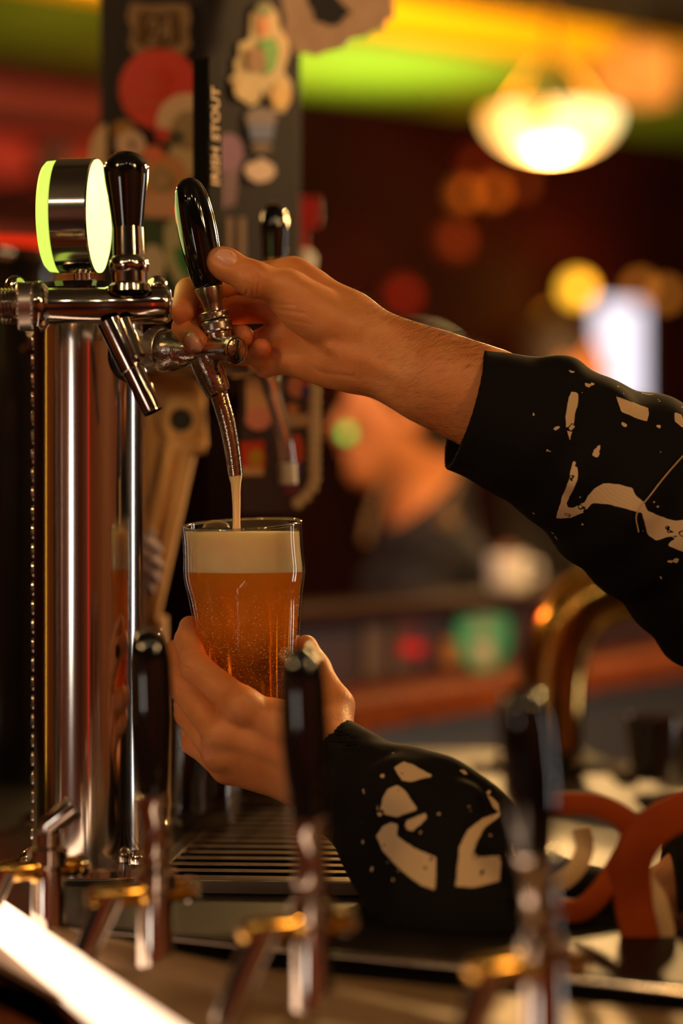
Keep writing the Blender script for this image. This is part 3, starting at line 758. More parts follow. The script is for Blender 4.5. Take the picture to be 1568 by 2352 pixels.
def nailframe(c, nrm, along):
    n = Vector(nrm).normalized(); a = Vector(along); a = (a-n*a.dot(n)).normalized(); b = n.cross(a); return (np.array(c, dtype=np.float32), np.array(Matrix((a, b, n)).transposed(), dtype=np.float32))
NAILS_R = [(nailframe(V3(517, 586, -25), (-.12, -.76, .64), (-.84, 0, .48)), (.0086, .0066)),
           (nailframe(V3(440, 785, -18), (-.55, -.82, .1), (.45, -.05, -.9)), (.0070, .0052))]
def nailcut(Q, d, fr, r):
    c, R = fr; p = (Q-c)@R; q = np.sqrt((p[:, 0]/r[0])**2+(p[:, 1]/r[1])**2)
    near = (np.abs(p[:, 2]) < .006) & (q < 1.6)
    g = .0011*np.exp(-((q-1)/.17)**2)-.0001*(q < 1)
    return np.where(near, d+g, d)

LH = dict(
    index=([(436, 1440, 12), (431, 1470, 0), (449, 1532, -22), (556, 1622, -46)], [.0078, .0088, .0100, .0122]),
    middle=([(428, 1480, 24), (399, 1504, 8), (418, 1572, -12), (506, 1684, -40)], [.0080, .0088, .0100, .0120]),
    ring=([(456, 1608, 34), (430, 1618, 18), (438, 1638, -6), (503, 1728, -32)], [.0076, .0090, .0104, .0115]),
    little=([(462, 1662, 26), (442, 1680, 14), (448, 1705, -2), (522, 1764, -24)], [.0070, .0076, .0086, .0108]),
    thumb=([(702, 1487, 20), (722, 1536, 8), (768, 1622, -8), (752, 1700, -22)], [.0086, .0104, .0128, .0165]))
def f_left(Q):
    W = [(722, 1728, -38), (736, 1760, -40), (735, 1785, -40), (728, 1812, -36)]
    d = None
    for k, wv, r in (('index', W[0], .0150), ('middle', W[1], .0150), ('ring', W[2], .0145), ('little', W[3], .0140)):
        p, rr = LH[k]; c = cone(Q, V3(*p[3]), V3(*wv), rr[3]*.97, r); d = c if d is None else smin(d, c, .011)
    d = smin(d, cone(Q, V3(640, 1652, -42), V3(752, 1672, -22), .0115, .0150), .014)            # web
    th = chain(Q, [V3(*p) for p in LH['thumb'][0]], LH['thumb'][1], .006)
    d = smin(d, th, .010)
    fa = smin(cone(Q, V3(745, 1742, -34), V3(905, 1880, -66), .0180, .0205), cone(Q, V3(725, 1800, -38), V3(880, 1940, -66), .0170, .0205), .02)
    fa = smin(fa, cone(Q, V3(890, 1905, -66), V3(1080, 2110, -120), .030, .036), .02)
    d = smin(d, fa, .018)
    out = d
    for k, kk in (('index', .007), ('middle', .0038), ('ring', .0035), ('little', .0035)):
        p, r = LH[k]; f = chain(Q, [V3(*x) for x in p], r, .0035)
        f = smin(f, cone(Q, V3(*[a+(b-a)*.12 for a, b in zip(p[2], p[3])]), V3(*p[2]), r[2]*.98, r[2]*1.04), .003)
        out = np.minimum(out, smin(d, f, kk))
    # extensor tendons and knuckle bumps
    for p, q in (((556, 1618, -55), (715, 1740, -50)), ((508, 1682, -50), (722, 1765, -52))):
        out = smin(out, cone(Q, V3(*p), V3(*q), .0026, .0020), .009)
    for c in ((556, 1620, -50), (505, 1682, -44), (504, 1728, -37)): out = smin(out, cone(Q, V3(*c), V3(c[0]+6, c[1]+4, c[2]), .0085, .0085), .008)
    for pts, wd, dp in (([(424, 1532, -30), (440, 1540, -34), (458, 1528, -34)], .0012, .0007), ([(430, 1546, -30), (446, 1550, -34), (462, 1540, -34)], .0012, .0006),
                        ([(408, 1580, -22), (420, 1588, -24), (432, 1580, -24)], .0012, .0006)):
        out = out+crease(Q, [V3(*x) for x in pts], wd*.8, dp, Y0-.004)
    return out

def R3(x, y, z): return np.array((x, y, z), dtype=np.float32)
def f_torso(Q):
    z = CZ
    d = cone(Q, R3(.47, 1.66, z-.10), R3(.40, 1.60, z-.44), .125, .120)
    d = smin(d, cone(Q, R3(.52, 1.84, z+.02), R3(.50, 1.50, z+.02), .065, .065), .06)
    d = smin(d, cone(Q, R3(.50, 1.67, z+.05), R3(.49, 1.67, z+.17), .058, .055), .04)
    for s in (-1, 1):
        d = smin(d, cone(Q, R3(.41, 1.60+s*.075, z-.45), R3(.40, 1.62+s*.09, z-.85), .085, .062), .03)
        d = smin(d, cone(Q, R3(.40, 1.62+s*.09, z-.85), R3(.44, 1.62+s*.09, z-1.24), .060, .040), .02)
        d = smin(d, cone(Q, R3(.44, 1.62+s*.09, z-1.27), R3(.30, 1.62+s*.10, z-1.28), .032, .026), .02)
    # head looking at the glass
    d = smin(d, ell(Q, R3(.455, 1.67, z+.285), (.098, .078, .118)), .03)
    d = smin(d, cone(Q, R3(.375, 1.67, z+.245), R3(.395, 1.67, z+.215), .03, .036), .03)
    d = smin(d, cone(Q, R3(.362, 1.67, z+.30), R3(.345, 1.67, z+.268), .009, .013), .012)
    for s in (-1, 1): d = smin(d, ell(Q, R3(.465, 1.67+s*.079, z+.275), (.018, .008, .03)), .006)
    # upper arms
    d = smin(d, chain(Q, [R3(.50, 1.84, z+.01), R3(*H(1640, 1280, 60)), R3(*H(1300, 985, 8))], [.058, .048, .034], .03), .03)
    d = smin(d, chain(Q, [R3(.48, 1.49, z-.0), R3(*H(1500, 2230, -110)), R3(*H(1080, 2110, -120))], [.055, .045, .036], .03), .03)
    return d

BODYSUB = 1.0
def px_of(V):   # picture-plane coordinates at the arm's own distance, used to lay the print on the sleeve
    return 784+V[:, 0]*F/Y0, 1176-(V[:, 2]-CZ)*F/Y0
def combine(parts):
    Vs = []; Fs = []; b = 0
    for V, Q in parts: Vs.append(V); Fs.append(Q+b); b += len(V)
    return np.concatenate(Vs), np.concatenate(Fs)
def box_px(x0, y0, x1, y1, d0, d1):
    a = H(x0, y1, 0); b = H(x1, y0, 0); return (a.x, Y0+d0/1000, a.z), (b.x, Y0+d1/1000, b.z)

bart = thing('person', (.30, 1.67, 0), 'bartender in black printed sweatshirt and leather apron pulling a beer with both hands', 'person')
hR = .0010; hL = .0010
lo, hi = box_px(370, 530, 1300, 1090, -70, 90); VR, QR = mesh_sdf(f_right, lo, hi, hR)
lo, hi = box_px(370, 1390, 1080, 2110, -150, 60); VL, QL = mesh_sdf(f_left, lo, hi, hL)
VT, QT = mesh_sdf(f_torso, (.02, 1.38, 0.0), (.72, 2.0, 1.75), .006)
Vb, Qb = combine([(VR, QR), (VL, QL), (VT, QT)])
body = mk('body', Vb, Qb, SKIN, bart, sharp=None)
flush = np.zeros(len(Vb)); nail = np.zeros(len(Vb))
def near(p, r): return np.exp(-(((Vb-np.array(p))**2).sum(1))/(r*r))
for k in ('index', 'middle', 'ring', 'little'):
    flush = np.maximum(flush, .65*near(H(*RH[k][0][0]), .014)); flush = np.maximum(flush, .4*near(H(*RH[k][0][1]), .014))
    flush = np.maximum(flush, .5*near(H(*LH[k][0][3]), .010)); flush = np.maximum(flush, .4*near(H(*LH[k][0][2]), .010)); flush = np.maximum(flush, .5*near(H(*LH[k][0][0]), .010))
flush = np.maximum(flush, .35*near(H(518, 607, -16), .012))
for (c, R), r in NAILS_R:
    p = (Vb-c)@R; q = np.sqrt((p[:, 0]/r[0])**2+(p[:, 1]/r[1])**2)
    nail = np.maximum(nail, np.clip((1.02-q)/.12, 0, 1)*(np.abs(p[:, 2]) < .006))
attr(body, 'flush', flush); attr(body, 'nail', nail)

# ---- clothes
def fold(Q, k, ph, ax): return np.sin(Q@np.array(ax, dtype=np.float32)*k+ph)
def f_sleeveR(Q):
    d = smin(cone(Q, H(1010, 900, 2), H(1260, 1000, 4), .0362, .0500), cone(Q, H(1010, 950, 10), H(1140, 985, 6), .0350, .0380), .01)
    d = smin(d, cone(Q, H(1250, 1000, 4), H(1468, 1128, 12), .0475, .0610), .02)
    d = smin(d, cone(Q, H(1468, 1128, 12), H(1690, 1300, 40), .0610, .080), .03)
    d = smin(d, cone(Q, H(1295, 905, -6), H(1330, 935, -10), .0245, .0270), .006)          # bunched fold on top
    d = smin(d, cone(Q, H(1262, 860, -10), H(1310, 1100, -44), .0085, .0045), .010)
    d = smin(d, cone(Q, H(1400, 940, -24), H(1450, 1180, -44), .0100, .0060), .012)
    d = d+.0012*fold(Q, 170, .4, (.8, .3, -.5))*np.clip((Q[:, 0]-.10)/.05, 0, 1)
    # cut at the cuff and hollow it out
    A, Bp, Cp = [np.array(H(*q), dtype=np.float32) for q in ((1106, 800, 0), (1060, 1045, -40), (1010, 1060, 40))]
    n = np.cross(Bp-A, Cp-A); n /= np.linalg.norm(n); n = n*(1 if n[0] < 0 else -1)
    pl = (Q-A)@n
    inn = np.minimum(cone(Q, H(1000, 896, 2), H(1260, 1000, 4), .0315, .0450), cone(Q, H(1000, 950, 10), H(1140, 985, 6), .0315, .0345))
    d = np.maximum(d, pl); return np.maximum(d, -np.maximum(inn, -(pl+.05)))
def f_sleeveL(Q):
    d = cone(Q, H(700, 1733, -28), H(880, 1860, -64), .0345, .0390)
    d = smin(d, cone(Q, H(925, 1838, -70), H(975, 1868, -78), .0330, .0360), .010)
    d = smin(d, cone(Q, H(960, 1925, -84), H(1020, 1965, -92), .0500, .0520), .016)
    d = smin(d, cone(Q, H(1000, 1960, -90), H(1085, 2140, -130), .0500, .0560), .02)
    d = smin(d, cone(Q, H(1085, 2140, -130), H(1480, 2240, -105), .0560, .0620), .03)
    d = smin(d, cone(Q, H(850, 1740, -70), H(830, 1900, -90), .0065, .0065), .012)
    d = smin(d, cone(Q, H(905, 1770, -92), H(1080, 1830, -128), .0080, .0060), .012)
    d = smin(d, cone(Q, H(1060, 1850, -125), H(1000, 2080, -140), .0080, .0060), .016)
    d = d+.0022*fold(Q, 130, 1.1, (.6, .4, .7))*(.5+.5*np.sin(Q[:, 2]*40))
    A, Bp, Cp = [np.array(H(*q), dtype=np.float32) for q in ((815, 1694, -10), (745, 1705, -60), (655, 1890, -60))]
    n = np.cross(Bp-A, Cp-A); n /= np.linalg.norm(n); n = n*(1 if n[0] < 0 else -1)
    pl = (Q-A)@n
    inn = cone(Q, H(700, 1733, -28), H(880, 1860, -64), .0315, .0350)
    d = np.maximum(d, pl); return np.maximum(d, -np.maximum(inn, -(pl+.022)))
def f_shirt(Q):
    d = f_torso(Q)-.014+.003*fold(Q, 60, 0, (.3, .2, 1))
    d = np.maximum(d, Q[:, 2]-(CZ+.095)); d = np.maximum(d, (CZ-.55)-Q[:, 2])
    return np.maximum(d, .27-.06-Q[:, 0]+.0*Q[:, 1])
lo, hi = box_px(985, 780, 1760, 1640, -110, 150); S1 = mesh_sdf(f_sleeveR, lo, hi, .0018)
lo, hi = box_px(630, 1660, 1620, 2480, -230, 60); S2 = mesh_sdf(f_sleeveL, lo, hi, .0020)
S3 = mesh_sdf(f_shirt, (.15, 1.36, .7), (.74, 2.02, 1.45), .005)
Vs, Qs = combine([S1, S2, S3])
sweat = mk('sweatshirt', Vs, Qs, FABRIC, bart, sharp=None, label='black sweatshirt with rough cream brushstroke print on the sleeves')
def crop(ox, oy, s, pts): return [(ox+x/s, oy+y/s) for x, y in pts]
PR = [crop(980, 780, 2.667, q) for q in (
    [(850, 335), (893, 345), (885, 420), (865, 470), (862, 520), (835, 635), (812, 560), (810, 500), (820, 420), (835, 370)],
    [(858, 735), (880, 800), (880, 860), (855, 930), (825, 1000), (828, 1025), (860, 1030), (925, 1000), (945, 960), (985, 915), (1030, 885), (1110, 888), (1200, 915), (1215, 955), (1240, 975), (1270, 1000), (1292, 1062), (1250, 1060), (1160, 1035), (1060, 1010), (970, 1003), (925, 1060), (850, 1090), (768, 1097), (790, 990), (820, 890)],
    [(1125, 362), (1240, 400), (1328, 430), (1310, 516), (1230, 490), (1150, 458)],
    [(1480, 455), (1525, 470), (1530, 500), (1568, 510), (1700, 560), (1700, 640), (1568, 572), (1510, 545), (1475, 515)],
    [(1262, 1040), (1340, 1070), (1450, 1110), (1568, 1095), (1700, 1085), (1700, 1120), (1510, 1145), (1600, 1200), (1750, 1330), (1700, 1380), (1568, 1315), (1410, 1255), (1490, 1190), (1420, 1205), (1350, 1225), (1300, 1195), (1275, 1130), (1255, 1060)])]
PL = [crop(600, 1650, 1.62, q) for q in (
    [(495, 190), (530, 170), (570, 180), (640, 215), (590, 225), (560, 235), (520, 230)],
    [(505, 245), (535, 265), (560, 300), (575, 325), (500, 355), (440, 345), (450, 290), (470, 262)],
    [(480, 375), (505, 380), (500, 420), (560, 455), (640, 480), (632, 583), (580, 570), (510, 530), (450, 480), (428, 430), (450, 390)],
    [(890, 345), (880, 360), (820, 385), (790, 420), (768, 475), (870, 470), (865, 550), (760, 570), (705, 565), (725, 440), (760, 385), (820, 355)],
    [(835, 275), (880, 315), (885, 345), (862, 330)],
    [(535, 365), (605, 335), (612, 352), (560, 400), (530, 395)])]
px, py = px_of(Vs); sd = np.full(len(Vs), -1e9)
nearcam = Vs[:, 1] < np.where(py < 1700, Y0+.012, Y0-.05)
for q in PR: sd = np.maximum(sd, poly_sd(px, py, q))
Yl = Y0-.115; pxl = 784+Vs[:, 0]*F/Yl; pyl = 1176-(Vs[:, 2]-CZ)*F/Yl
sl = np.full(len(Vs), -1e9)
for q in PL: sl = np.maximum(sl, poly_sd(pxl, pyl, q))
sd = np.where(py > 1650, sl, sd)*Y0/F
attr(sweat, 'print', np.where(nearcam, sd, -1))
MB().tube(smoothpts([H(1466, 1222, -52), H(1462, 1180, -58), H(1495, 1135, -62), H(1530, 1090, -60), H(1575, 1040, -56), H(1625, 990, -40)], 6), .00045, 8).build('seam_stitching', PALECREAM, sweat)
f_tr = lambda Q: np.maximum(np.maximum(f_torso(Q)-.012, Q[:, 2]-(CZ-.50)), .09-Q[:, 2])
Vt, Qt = mesh_sdf(f_tr, (.15, 1.36, .0), (.74, 2.02, .95), .007); mk('trousers', Vt, Qt, mat('dark_denim', (22, 22, 28), .8), bart, sharp=None)
f_hair = lambda Q: np.maximum(smin(ell(Q, R3(.48, 1.67, CZ+.305), (.102, .088, .112)), ell(Q, R3(.52, 1.67, CZ+.27), (.07, .08, .11)), .02), -ell(Q, R3(.37, 1.67, CZ+.25), (.07, .09, .11)))
Vt, Qt = mesh_sdf(f_hair, (.30, 1.54, 1.40), (.66, 1.80, 1.80), .005); mk('hair', Vt, Qt, mat('brown_hair', (44, 26, 14), .6, bump=(200, .4)), bart, sharp=None)
for s in (-1, 1):
    f_sh = lambda Q: np.maximum(smin(cone(Q, R3(.43, 1.62+s*.095, .05), R3(.28, 1.62+s*.105, .035), .048, .036), cone(Q, R3(.44, 1.62+s*.09, .05), R3(.44, 1.62+s*.09, .10), .05, .052), .02), -Q[:, 2]+.002)
    Vt, Qt = mesh_sdf(f_sh, (.2, 1.62+s*.095-.09, -.02), (.55, 1.62+s*.095+.09, .16), .006); mk('shoe', Vt, Qt, BLACKM, bart, sharp=None)

# leather apron: two broad straps knotted at the hip and the panel below
ap = bpy.data.objects.new('leather_apron', None); C.objects.link(ap); ap.parent = bart; ap.location = Vector((.15, 1.46, 1.05))-bart.location
def strap(name, pts, w_, th, m, D=1.46, lab=None):
    q = smoothpts([P(x, y, D+dz/1000) for x, y, dz in pts], 6)
    return MB().tube(q, 1, 12, flat=(w_, th), up=(0, 1, 0)).build(name, m, ap, label=lab, sharp=50)
strap('strap', [(1240, 1850, 20), (1300, 1845, 0), (1370, 1850, -8), (1432, 1880, -8), (1448, 1925, -4), (1420, 1985, 0), (1378, 2050, -4), (1330, 2090, 0), (1270, 2085, 16)], .0070, .0035, LEATHER)
strap('strap_lining', [(1335, 1905, 12), (1342, 1950, 6), (1318, 2000, 4), (1270, 2035, 8), (1215, 2045, 18)], .0058, .0030, PALECREAM, lab='pale lining of the folded strap')  # sheen on the folded strap, put in as a cream strip
strap('strap', [(1640, 1840, 0), (1560, 1865, -6), (1500, 1900, -10), (1462, 1950, -8), (1448, 2010, -4), (1455, 2080, 0), (1470, 2150, 0), (1475, 2240, 0), (1450, 2420, 0)], .0120, .0045, LEATHER)
strap('strap_lining', [(1478, 2010, 4), (1512, 2070, 0), (1530, 2140, 0), (1532, 2210, 2), (1500, 2260, 8)], .0052, .0030, PALECREAM, lab='pale lining of the wide strap')
pn = [P(x, y, 1.48) for x, y in ((1425, 2170), (1500, 2130), (1620, 2080), (1900, 2050), (1950, 2700), (1380, 2700), (1400, 2400), (1408, 2280))]
MB().prism(pn, (0, .006, 0)).build('apron_panel', LEATHERD, ap, smooth=False)

# fine forearm hairs
def arm_hair():
    cu = bpy.data.curves.new('arm_hair', 'CURVE'); cu.dimensions = '3D'; cu.bevel_depth = .00004; cu.bevel_resolution = 0
    n0 = len(VR); px_, py_ = px_of(VR)
    # vertex normals by finite differences of the distance field
    idx = np.where((px_ > 800) & (px_ < 1110) & (VR[:, 1] < Y0+.03))[0]
    rng = np.random.default_rng(3); idx = rng.choice(idx, 8000, replace=False)
    p = VR[idx].astype(np.float32); e = .001; g = np.stack([f_right(p+np.eye(3, dtype=np.float32)[k]*e)-f_right(p-np.eye(3, dtype=np.float32)[k]*e) for k in range(3)], 1); g /= np.linalg.norm(g, axis=1)[:, None]
    for q, n, x, y in zip(p, g, px_[idx], py_[idx]):
        edge = n[2]; pr = .35+.65*max(0, edge); pr *= min(1, (x-780)/160)
        if abs(edge) < .3: pr *= .55
        if rng.random() > pr: continue
        L = rng.uniform(.0045, .0085); t = np.array([.75, -.1, .30])+rng.normal(0, .2, 3); t -= n*(t@n)*.65; t /= np.linalg.norm(t)
        s = cu.splines.new('POLY'); s.points.add(3); nn = n*rng.uniform(.35, .7)
        for k in range(4):
            u_ = k/3; w_ = q+t*L*u_+nn*L*(u_-.45*u_*u_); s.points[k].co = (*w_, 1); s.points[k].radius = 1-.7*u_
    o = bpy.data.objects.new('arm_hair', cu); C.objects.link(o); o.parent = bart; o.location = -bart.location; o['kind'] = 'stuff'
    cu.materials.append(mat('dark_hair', (60, 34, 16), .5))
arm_hair()

#@@FRONT@@
# ---------------------------------------------------------------- foreground row of taps, metal apron of the bar and the light strip
ROWD = Vector((.64, -.76, 0)).normalized(); RN = Vector((.76, .64, 0))
def foreground():
    t = thing('tap_rail', (0, 1.28, TOP-.20), 'blurred brown metal rail carrying the foreground taps', 'rail')
    a = Vector((-.33, 1.66, TOP-.022)); b = Vector((.30, .96, TOP-.022))
    MB().tube([a, b], .022, 40).build('rail_tube', BRONZE, t)
    for k in (.12, .5, .86):
        p = a.lerp(b, k); MB().lathe((p.x, p.y, TOP-.30), (p.x, p.y, 2), [(0, 0), (0, .03), (.004, .03), (.006, .012), (.24, .012)], 24).build('post', BRONZE, t)
    t2 = thing('metal_splash_sheet', (0, 1.3, TOP-.07), 'blurred brown metal sheet in front of the black counter, catching lime light', 'metal sheet')
    pts = [(-.62, 1.56), (-.28, 1.515), (-.15, 1.46), (-.05, 1.41), (.10, 1.33), (.2, 1.27), (.30, 1.05), (.12, .95), (-.05, 1.12), (-.24, 1.50), (-.62, 1.53)]
    MB().prism([Vector((x, y, TOP-.014)) for x, y in pts], (0, 0, .004)).build('sheet', BRONZE, t2, smooth=False)
    t3 = thing('bar_edge', (-.2, 1.2, 0), 'brown wooden bar edge at the lower left corner, below the light strip', 'bar edge')
    MB().prism([Vector((x, y, 0)) for x, y in ((-.62, 1.50), (-.245, 1.49), (-.05, 1.10), (.10, .95), (-.62, .95))], (0, 0, TOP-.028)).build('edge_block', WOOD, t3, smooth=False)
    t4 = thing('light_strip', (-.15, 1.35, TOP-.02), 'glowing warm white light strip along the bar edge, bottom left', 'light strip')
    a = Vector((-.277, 1.70, TOP-.004)); b = Vector((-.030, 1.02, TOP-.004))
    MB().tube([a, b], .0125, 24).build('diffuser', emis('strip_glow', (1, .66, .42), 2.0), t4)
    MB().tube([a-Vector((.001, 0, .012)), b-Vector((.001, 0, .012))], 1, 12, flat=(.012, .006)).build('channel', STEEL, t4)
foreground()
def front_tap(X, Y, label, handle=None, rod=True, hl=None):
    base = Vector((X, Y, TOP-.045)); t = thing('beer_tap', base, label, 'beer tap', 'blurred taps in the foreground')
    z = Vector((0, 0, 1)); h0 = base
    lathe_part(t, 'riser', base, base+z, [(.018, .011), (.024, .014), (.030, .011), (.080, .010), (.082, .0125), (.092, .0125), (.094, .009), (.102, .009)], CHROME, 32)
    c = base+z*.080; d = (-RN*.95+Vector((-.3, 0, 0))).normalized()
    lathe_part(t, 'tap_body', c+d*-.022, c+d*.055, [(0, 0), (0, .0060), (.003, .0066), (.012, .0066), (.014, .0088), (.032, .0088), (.034, .0066), (.060, .0064), (.064, .005), (.065, 0)], BRASS, 32)
    lathe_part(t, 'end_cap', c+d*-.028, c+d*.055, [(0, 0), (.001, .005), (.003, .0072), (.0075, .0072), (.0075, 0)], CHROME, 24)
    lathe_part(t, 'spout', c+d*.030, c+d*.055-z*.052, [(0, .0085), (.02, .0078), (.056, .0068), (.056, .005)], CHROME, 28)
    if handle:
        p0 = base+z*.100; p1 = Vector(handle); L = (p1-p0).length
        lathe_part(t, 'lever_socket', p0, p1, [(0, .0085), (.003, .0095), (.014, .0085), (.028, .0095), (.030, .0105), (.036, .0105), (.038, .008)], CHROME, 32)
        lathe_part(t, 'handle', p0, p1, [(.034, 0), (.034, .0092), (.045, .0105), (L*.6, .0132), (L-.020, .0128), (L-.010, .0112), (L-.004, .008), (L, 0)], BLACKG, 40)
    else:
        MB().tube([base+z*.100, base+z*.106, base+z*.118+Vector((.016, 0, 0))], [.007, .007, .0075], 20).build('lever', CHROME, t)
    return t
front_tap(-.182, 1.50, 'blurred foreground tap with a short bare chrome lever, at the foot of the tower')
front_tap(-.108, 1.405, 'blurred foreground tap with black handle left of the held glass', P(340, 1440, 1.41))
front_tap(-.016, 1.295, 'blurred foreground tap whose black handle stands in front of the lower hand', P(690, 1478, 1.30))
front_tap(.098, 1.180, 'blurred foreground tap with the largest black handle, right of the lower sleeve', P(1195, 1572, 1.165))

#@@POST@@
# ---------------------------------------------------------------- stickered post
PC = Vector((-.1165, 2.06, 0)); dl = Vector((-.707, .707, 0)); drr = Vector((.707, .707, 0)); nl = Vector((-.707, -.707, 0)); nr_ = Vector((.707, -.707, 0))
def post():
    t = thing('post', (PC.x, PC.y, TOP), 'square grey post covered with stickers behind the taps', 'post')
    c = PC+dl*.071+drr*.0575
    ZB = P(0, 655, 2.06).z; MB().box((c.x, c.y, (TOP+ZB)/2), (.112, .139, ZB-TOP), Matrix.Rotation(PI/4, 3, 'Z'), bev=.003).build('lower_casing', mat('maroon_casing', (26, 6, 8), .9, spec=.03), t, smooth=False, label='dark maroon lower casing')  # made-up maroon part carries the darkness of the lower post
    MB().box((c.x, c.y, (ZB+ZC)/2), (.115, .142, ZC-ZB), Matrix.Rotation(PI/4, 3, 'Z'), bev=.003).build('shaft', mat('post_paint', (40, 35, 40), .7, var=(12, .15), spec=.12), t, smooth=False)
    def stick(pts, col, lift, nrm, label=None, rough=.45, par=t):
        q = [on_plane(x, y, PC+nrm*(.0006+lift*.0006), nrm) for x, y in pts]
        o = MB().prism(q, nrm*.0005).build('sticker', mat('sticker_%d_%d_%d' % tuple(col), col, rough), par, smooth=False)
        if label: o['label'] = label
        return o
    def oval(cx, cy, rx, ry, n=28, jag=0): return [(cx+rx*math.cos(2*PI*i/n)*(1+jag*math.sin(5*i)), cy+ry*math.sin(2*PI*i/n)*(1+jag*math.cos(7*i))) for i in range(n)]
    L = nl
    stick([(292, 40), (300, 5), (345, 12), (400, 8), (432, 10), (440, 45), (432, 70), (440, 105), (420, 130), (366, 146), (316, 132), (296, 105), (304, 70)], (150, 122, 92), 1, L, 'grey road shield sticker reading 24', .12)
    stick([(318, 52), (322, 26), (366, 32), (408, 24), (414, 52), (420, 96), (366, 118), (312, 100)], (96, 74, 56), 2, L, None, .12)
    s = stick(oval(366, 204, 92, 94), (206, 26, 10), 2, L, 'round red sticker with an orange leaf outline and a line of orange lettering')
    for a in range(0, 360, 45):
        ca, sa = math.cos(math.radians(a)), math.sin(math.radians(a)); stick([(366+ca*8-sa*3, 196+sa*8+ca*3), (366+ca*38, 190+sa*38), (366+ca*8+sa*3, 196+sa*8-ca*3)], (206, 84, 34), 3, L)
    for k in range(9): stick([(300+k*13, 226+k*1.0), (309+k*13, 226+k), (309+k*13, 240+k), (300+k*13, 240+k)], (200, 80, 36), 3, L)
    stick(oval(432, 280, 72, 66), (214, 176, 140), 4, L, 'cream round sticker cut by the post corner'); stick(oval(436, 300, 44, 46), (150, 122, 84), 5, L)
    stick(oval(284, 300, 26, 24), (156, 104, 20), 3, L); stick(oval(300, 332, 34, 32), (216, 178, 150), 4, L, 'pale round sticker with a dark figure')
    stick([(298, 318), (308, 320), (310, 346), (300, 346)], (90, 80, 76), 5, L)
    stick(oval(374, 310, 17, 16), (196, 30, 14), 6, L); stick(oval(404, 318, 20, 18), (40, 74, 40), 5, L)
    stick(oval(352, 352, 24, 18), (220, 106, 66), 5, L); stick(oval(420, 370, 34, 50), (196, 166, 120), 3, L)
    stick(oval(368, 412, 64, 62, jag=.03), (190, 128, 72), 4, L, 'large tan sticker with a grey ring'); stick(oval(372, 414, 28, 28), (136, 122, 84), 5, L); stick(oval(372, 414, 18, 18), (176, 136, 92), 6, L)
    stick([(300, 448), (440, 440), (440, 490), (400, 502), (330, 498)], (206, 150, 112), 5, L)
    stick([(300, 498), (445, 490), (445, 720), (300, 720)], (34, 62, 32), 1, L, 'dark green sticker')
    stick([(378, 520), (400, 500), (440, 505), (445, 560), (420, 600), (445, 660), (430, 690), (400, 640), (378, 600)], (176, 168, 124), 3, L); stick([(400, 570), (420, 566), (436, 600), (430, 640), (410, 610)], (20, 120, 44), 4, L)
    stick(oval(350, 610, 28, 48), (200, 182, 150), 4, L)
    stick([(205, 352), (214, 316), (232, 290), (245, 284), (245, 400), (210, 400)], (212, 176, 134), 1, L, 'cream sticker sticking out past the post edge')
    Rr = nr_
    # plain generic figure-like die-cut sticker: patches of green, tan and cream
    stick([(575, 35), (592, 10), (618, 8), (636, 30), (642, 66), (662, 90), (664, 120), (650, 165), (668, 190), (668, 220), (652, 258), (628, 256), (620, 236), (600, 205), (596, 232), (575, 244), (545, 222), (526, 180), (540, 170), (538, 140), (548, 130), (548, 100), (572, 90), (574, 60)], (196, 172, 122), 1, Rr, 'cut-out sticker with green, brown and cream patches')
    stick([(596, 92), (632, 86), (640, 120), (630, 160), (612, 172), (596, 150)], (70, 156, 30), 3, Rr); stick([(572, 112), (604, 112), (612, 150), (590, 166), (566, 156)], (140, 88, 24), 4, Rr)
    stick([(588, 40), (614, 38), (618, 80), (596, 84)], (206, 120, 56), 3, Rr); stick(oval(606, 24, 18, 14), (110, 120, 60), 3, Rr)
    stick(oval(645, 220, 22, 30), (214, 170, 90), 3, Rr); stick(oval(560, 205, 22, 26), (206, 178, 124), 3, Rr)
    stick(oval(524, 352, 34, 46), (110, 50, 104), 2, Rr, 'purple round sticker'); stick([(508, 370), (550, 380), (540, 470), (508, 480)], (84, 30, 60), 1, Rr)
    stick([(562, 268), (578, 250), (600, 246), (622, 250), (636, 268), (630, 284), (566, 284)], (104, 84, 88), 1, Rr); stick([(568, 284), (630, 284), (624, 322), (576, 322)], (60, 78, 130), 2, Rr, 'small blue sticker')
    stick(oval(600, 338, 24, 10), (92, 60, 40), 2, Rr)
    stick([(560, 388), (572, 372), (586, 374), (596, 362), (612, 370), (628, 380), (632, 398), (618, 414), (592, 420), (568, 408)], (206, 176, 160), 3, Rr, 'small white cloud-shaped sticker')
    for (x0, x1) in ((520, 534), (548, 562)): stick([(x0, 500), (x1, 500), (x1, 600), (x0, 600)], (110, 74, 46), 2, Rr)
    # the shield's numerals
    cu = bpy.data.curves.new('numerals', 'FONT'); cu.body = '24'; cu.size = .034; cu.extrude = .0002; cu.align_x = 'CENTER'; cu.align_y = 'CENTER'; cu.materials.append(mat('sticker_numeral', (150, 124, 92), .3))
    o = bpy.data.objects.new('numerals', cu); C.objects.link(o); o.parent = t
    M = Matrix((-dl, Vector((0, 0, 1)), nl)).transposed(); o.rotation_euler = M.to_euler(); q = on_plane(366, 74, PC+nl*.0030, nl); o.location = q-t.location; text_mesh(o)
    return t
post()
